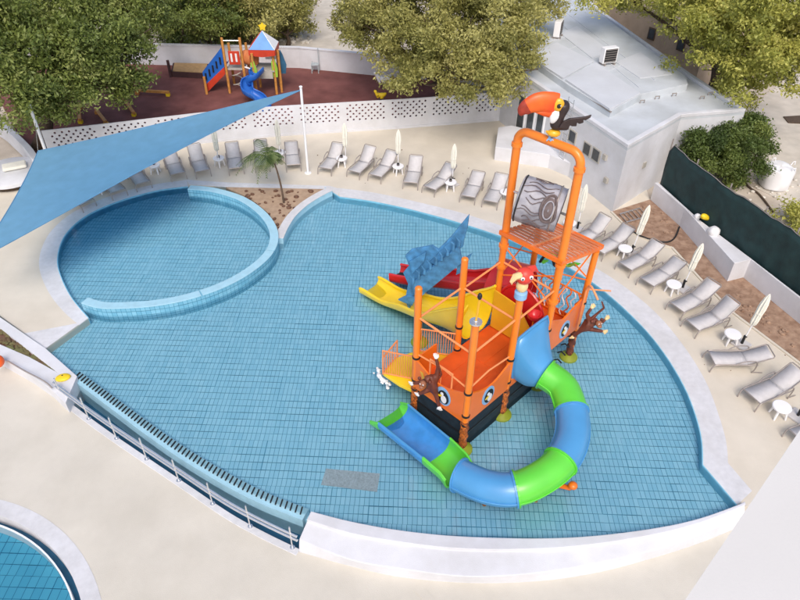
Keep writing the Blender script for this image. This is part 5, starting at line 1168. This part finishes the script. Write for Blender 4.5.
k = MB(); k.poly3([f1+V(-.1, 0, 1.45), f1+V(-.1, 0, 2.55), pp(206, 92, 1.15), pp(206, 92, .35)], V(0, .06, 0)); rp_ = k.build('ramp_side', PBLUE, ps, bevel=.01)
k = MB(); k.poly3([f1+V(-.1, -.01, 1.1), f1+V(-.1, -.01, 1.5), pp(206, 92, .38)+V(0, -.01, 0), pp(206, 92, .0)+V(.1, -.01, 0)], V(0, .06, 0)); k.build('ramp_skirt', PRED, ps)
k = MB(); k.poly3([f1+V(-.1, .08, 1.4), f1+V(-.1, 1.2, 1.4), pp(206, 92, .35)+V(0, 1.2, 0), pp(206, 92, .35)+V(0, .08, 0)], V(0, 0, .05)); k.build('ramp', PBLUE, ps)
for i in range(6):
    a = (f1+V(-.1, .1, 1.47)).lerp(pp(206, 92, .42)+V(0, .1, 0), (i+.5)/6); k = MB(); k.box((a.x, a.y+.5, a.z), (.06, 1.0, .05)); k.build('ramp_cleat', PRED, ps)
for i in range(5):
    a = (f1+V(-.1, -.03, 2.0)).lerp(pp(206, 92, .75)+V(0, -.03, 0), (i+.7)/5.4); k = MB(); k.box((a.x, a.y, a.z), (.09, .03, .4)); k.build('ramp_slot', BLACK, rp_)
k = MB(); c = f1.lerp(f2, .55); k.box((c.x, c.y+.02, ZP+2.0), (.62, .05, .75)); rpn = k.build('red_panel', PRED, ps, bevel=.02)
for dx in (-.14, .12):
    k = MB(); k.box((c.x+dx, c.y-.02, ZP+2.02), (.1, .03, .45)); k.build('panel_slot', PLASTW, rpn)
tc1, tc2 = f2+V(.05, .5, 1.9), g1+V(.0, .5, 1.9); k = MB(); k.tube([tc1, tc2], .38, 18); k.build('tunnel', mat('tunnel_orange', (.6, .2, .07), .5, .2, 3), ps, smooth=True)
k = MB(); k.tube([f2+V(.1, -.02, 1.5), g1+V(.0, -.02, 1.5)], .05, 6); k.build('white_bar', PLASTW, ps)
for sx in (g1, g2):
    k = MB(); k.poly3([sx+V(-.14, -.06, 1.0), sx+V(.16, -.06, 1.0), sx+V(.2, -.06, 1.5), sx+V(.08, -.06, 2.0), sx+V(-.12, -.06, 1.9)], V(0, .05, 0)); k.build('green_panel', PGREEN, ps)
c = g1.lerp(g2, .68); k = MB(); k.box((c.x, c.y+1.2, ZP+2.1), (.6, .05, 1.0)); k.build('white_panel', PLASTW, ps)
k = MB(); c = g1.lerp(g2, .5); k.box((c.x, c.y-.04, ZP+1.2), ((g2-g1).length-.2, .05, .45)); k.build('front_panel', GREYP, ps)
rcn = (g1+g2)/2+bk2*.5; zr = ZP+2.2; hw_ = .7
cr_ = [rcn+V(sx*hw_, sy*hw_, 0) for sx, sy in ((-1, -1), (1, -1), (1, 1), (-1, 1))]; cr_ = [V(p.x, p.y, zr+.35) for p in cr_]; apx = V(rcn.x, rcn.y, zr+1.15)
for i in range(4):
    a, b = cr_[i], cr_[(i+1) % 4]; m1 = (a+b)/2
    k = MB(); k.poly3([a, b, apx], ((a+b)/2-V(rcn.x, rcn.y, zr)).normalized()*.03); k.build('roof_face', (PBLUE, PLASTW, PBLUE, PRED)[i] if i else mat('roof_blue', (.12, .3, .62), .5, .1, 3), ps)
    k = MB(); out = (m1-V(rcn.x, rcn.y, m1.z)).normalized()*.03; k.poly3([a, b, b-V(0, 0, .3), m1-V(0, 0, .38), a-V(0, 0, .3)], out); k.build('valance', PRED, ps)
star = []; sc_ = apx+V(.05, 0, .22)
for i in range(10): a = math.pi/2+math.pi*i/5; r_ = .24 if i % 2 == 0 else .14; star.append(sc_+V(math.cos(a)*r_, 0, math.sin(a)*r_))
k = MB(); k.poly3(star, V(0, .06, 0)); k.build('star', YDOT, ps)
sp_ = spline([pp(262, 96, 1.35), pp(260, 98, 1.2)+V(-.2, -.3, 0), pp(250, 100, .85), pp(251, 103, .65)+V(0, -.3, 0), pp(260, 107, .35), pp(266, 112, .1)], 5)
rgb = flume('curved_slide', sp_, lambda t: .62, lambda t: .32, PBLUE, parent=ps, lipr=.04)
k = MB(); k.tube([f1.lerp(f2, .5)+V(.28*math.cos(i*.7), .3+.28*math.sin(i*.7), .1+i*.06) for i in range(22)], .03, 6); k.build('spiral_climber', GREYP, ps, smooth=True)
c = pp(284, 90); k = MB(); k.poly3([c+V(-.2, -.1, 1.0), c+V(.22, -.1, 1.0), c+V(.3, -.1, 1.5), c+V(.12, -.1, 2.1), c+V(.0, -.1, 2.35), c+V(-.1, -.1, 2.1), c+V(-.2, -.1, 1.6)], V(0, .06, 0)); k.build('blue_figure_panel', mat('teal_panel', (.03, .12, .22), .5, .2, 4), ps)
# boxes, beams, riders
t = thing('sand_box', 'long dark brown sand box against the far playground wall', 'sand box', pp(190, 76)); q = [pp(172, 77), pp(209, 79), pp(210, 69), pp(174, 68)]
k = MB(); k.prism(q, ZP, ZP+.32); k.build('box', DKBROWN, t); cc = sum(q, V(0, 0, 0))/4; k = MB(); k.prism([cc+(p-cc)*.9 for p in q], ZP+.3, ZP+.36); k.build('sand', SANDB, t)
k = MB(); k.tube([pp(171, 77), pp(171, 77, 1.0)], .09, 8); k.build('post', DKBROWN, t)
for (a, b, h, lab) in (((136, 94), (170, 96), .12, 'orange balance beam lying lengthwise below the sand box'), ((121, 97), (135, 117), .1, 'slanted orange balance beam next to the tree crown'), ((97, 113), (107, 126), .1, 'short orange beam by the perforated wall'), ((80, 108), (81, 124), .1, 'orange beam almost hidden by the left tree')):
    A, B = pp(*a, .22), pp(*b, .22); t = thing('balance_beam', lab, 'beam', pp(*a), 0, 'orange balance beams'); k = MB(); k.bar(A, B, .16, .14); k.build('beam', WOOD, t, bevel=.02)
    for f_ in (.05, .95):
        p = A.lerp(B, f_); k = MB(); k.box((p.x, p.y, ZP+.08), (.2, .2, .16)); k.build('support', YDOT if f_ > .5 else WOOD, t)
p = pp(316, 71); t = thing('ladder_seat', 'small grey ladder shaped seat at the far playground wall', 'seat', p)
for dx in (-.2, .2):
    k = MB(); k.tube([p+V(dx, 0, 0), p+V(dx, 0, .6 if dx < 0 else 1.4)], .03, 6); k.build('leg', GRATE, t); k = MB(); k.tube([p+V(dx, -.4, 0), p+V(dx, -.4, .5)], .03, 6); k.build('leg', GRATE, t)
for j in range(5):
    k = MB(); k.box(p+V(0, -.4+.1*j, .5), (.46, .07, .03)); k.build('seat_slat', GRATE, t)
def rider(px, m, lab, s=1):
    p = pp(*px); t = thing('spring_rider', lab, 'spring rider', p); k = MB(); k.tube([p+V(.1*math.cos(i), .1*math.sin(i), .02+.022*i) for i in range(20)], .018, 5); k.build('spring', BLACK, t)
    skinfig('animal', [(p+V(0, 0, .55*s), (.15, .15)), (p+V(.25*s, 0, .6*s), .12), (p+V(-.25*s, 0, .6*s), .11), (p+V(-.38*s, 0, .85*s), .1), (p+V(-.5*s, 0, .88*s), .07), (p+V(.4*s, 0, .75*s), .05), (p+V(.1, .16, .35), .05), (p+V(.1, -.16, .35), .05), (p+V(-.15, .16, .35), .05), (p+V(-.15, -.16, .35), .05)], [(0, 1), (0, 2), (2, 3), (3, 4), (1, 5), (0, 6), (0, 7), (2, 8), (2, 9)], m, t, 1)
    k = MB(); k.tube([p+V(-.2, -.22, .85*s), p+V(-.2, .22, .85*s)], .02, 6); k.build('handle', BLACK, t)
rider((383, 89), PLASTW, 'white spring rider in the shade of the playground tree', 1.1); rider((394, 90), PLASTW, 'smaller white spring rider nearest the playground tree trunk', .8); rider((381, 103), YDOT, 'yellow spring rider just behind the perforated wall', .8)
# ---------------------------------------------------------------- things on the walls and foreground
p = G(703, 222, 1.0); t = thing('rubber_duck', 'yellow toy sitting on the low white wall against the netting', 'toy', p)
skinfig('body', [(p+V(0, 0, .14), .16), (p+V(.16, .06, .18), .09), (p+V(-.1, -.04, .33), .11), (p+V(-.2, -.08, .33), .04)], [(0, 1), (0, 2), (2, 3)], YDOT, t)
for px_, s, lab in (((713, 234), .22, 'crumpled white sack on the wall right of the yellow toy'), ((697, 218), .13, 'small white sack on the wall left of the yellow toy')):
    p = G(*px_, 1.0); k = MB(); k.loft([[p+V(math.cos(a)*r_*(1+.12*math.sin(3*a+i)), math.sin(a)*r_*(1+.1*math.cos(2*a+i)), z) for a in [2*math.pi*j/14 for j in range(14)]] for i, (r_, z) in enumerate([(s*.9, 0), (s*1.05, s*.4), (s*.9, s), (s*.5, s*1.4), (.02, s*1.45)])]); tag(k.build('white_sack', PLASTW, smooth=True), lab, 'sack')
fr = thing('steel_grid', 'rusty steel grid lying on the brown soil bed', 'grid', G(630, 212, ZD+.03))
for i in range(6):
    a, b = G(620+i*4, 214-i*1.2, ZD+.1), G(627+i*4, 222-i*1.2, ZD+.1); k = MB(); k.tube([a, b], .02, 5); k.build('rod', FRAME, fr)
for (a, b) in (((620, 214), (640, 208)), ((627, 222), (648, 216))):
    k = MB(); k.tube([G(*a, ZD+.12), G(*b, ZD+.12)], .03, 5); k.build('edge_rod', STEEL, fr)
rl = thing('steel_railing', 'double tube stainless steel railing along the overflow channel', 'railing', rb[0].copy())
rp = z_(rb, 0); tot = len(rp)
for h in (.66, .48):
    P = [q+V(0, 0, ZL+h) for q in offset(rp, .0)]; k = MB(); k.tube(P, .034, 8); k.build('rail', STEEL, rl, smooth=True)
acc = 0; nextd = .25; arc = [0]
for a, b in zip(rp[:-1], rp[1:]): arc.append(arc[-1]+(b-a).length)
npst = 8
for i in range(npst):
    d = arc[-1]*(.02+.96*i/(npst-1)); j = max(q for q in range(len(arc)) if arc[q] <= d); j = min(j, len(rp)-2); f_ = (d-arc[j])/(arc[j+1]-arc[j]); p = rp[j].lerp(rp[j+1], f_)
    k = MB(); k.tube([p+V(0, 0, ZL), p+V(0, 0, ZL+.95)], .022, 8); po = k.build('post', STEEL, rl, smooth=True); k = MB(); k.lathe([(.07, 0), (.07, .02), (.03, .03)], p+V(0, 0, ZL+.012), 12); k.build('foot_plate', STEEL, po)
# hand rail on the wedge wall, yellow float, orange ball
k = MB(); k.tube(spline([G(8, 361, .35), G(25, 371, .42), G(44, 381, .4), G(52, 388, .3)], 4), .025, 7); tag(k.build('hand_rail', FRAME, smooth=True), 'dark hand rail lying along the white wedge planter wall', 'rail')
p = G(63, 378, .21); t = thing('yellow_float', 'yellow rounded float with a dark hole on the tip of the wedge planter', 'float', p)
k = MB(); k.ell(p+V(0, 0, .02), (.23, .17, .07), 18, 8, Matrix.Rotation(.3, 3, 'Z')); k.build('float_body', YDOT, t, smooth=True); k = MB(); k.ell(p+V(-.01, .03, .085), (.03, .03, .015), 8, 5); k.build('hole', BLACK, t)
p = G(-1, 366, .2); t = thing('orange_ball', 'orange ball at the left edge on the wedge planter wall', 'ball', p); k = MB(); k.ell(p+V(0, 0, .2), (.22, .22, .22), 20, 12); k.build('shell', OBALL, t, smooth=True); k = MB(); k.ell(p+V(.1, -.12, .35), (.03, .03, .03), 8, 5); k.build('valve', BLACK, t)
# floor hatch on the lower deck
q = GL([(413, 590), (420, 584), (440, 604), (436, 612)], ZL); k = MB(); k.prism(q, ZL, ZL+.012); tag(k.build('floor_hatch', FDECK, bevel=.003), 'flush hatch in the foreground deck at the bottom edge', 'hatch')
for px_, z in (((750, 483), ZD), ((28, 517), ZL)):
    pass
# near white wall at the right, a vertical return of the hotel front
O = V(0, 0, CAMH)
def ray(x, y, d): v = G(x, y, 0)-O; v.normalize(); return O+v*d
e0, e1 = ray(800, 430, 4.3), ray(683, 603, 3.9)
dn = (e1-e0).normalized(); bot = e1+dn*1.3; topp = e0-dn*.9
rr_ = V(1, -.12, 0).normalized(); n_ = V(1.2, .7, 0)
k = MB(); k.loft([[topp, topp+rr_*1.7, topp+rr_*1.7+n_*.12, topp+n_*.12], [bot, bot+rr_*1.7, bot+rr_*1.7+n_*.12, bot+n_*.12]]); 
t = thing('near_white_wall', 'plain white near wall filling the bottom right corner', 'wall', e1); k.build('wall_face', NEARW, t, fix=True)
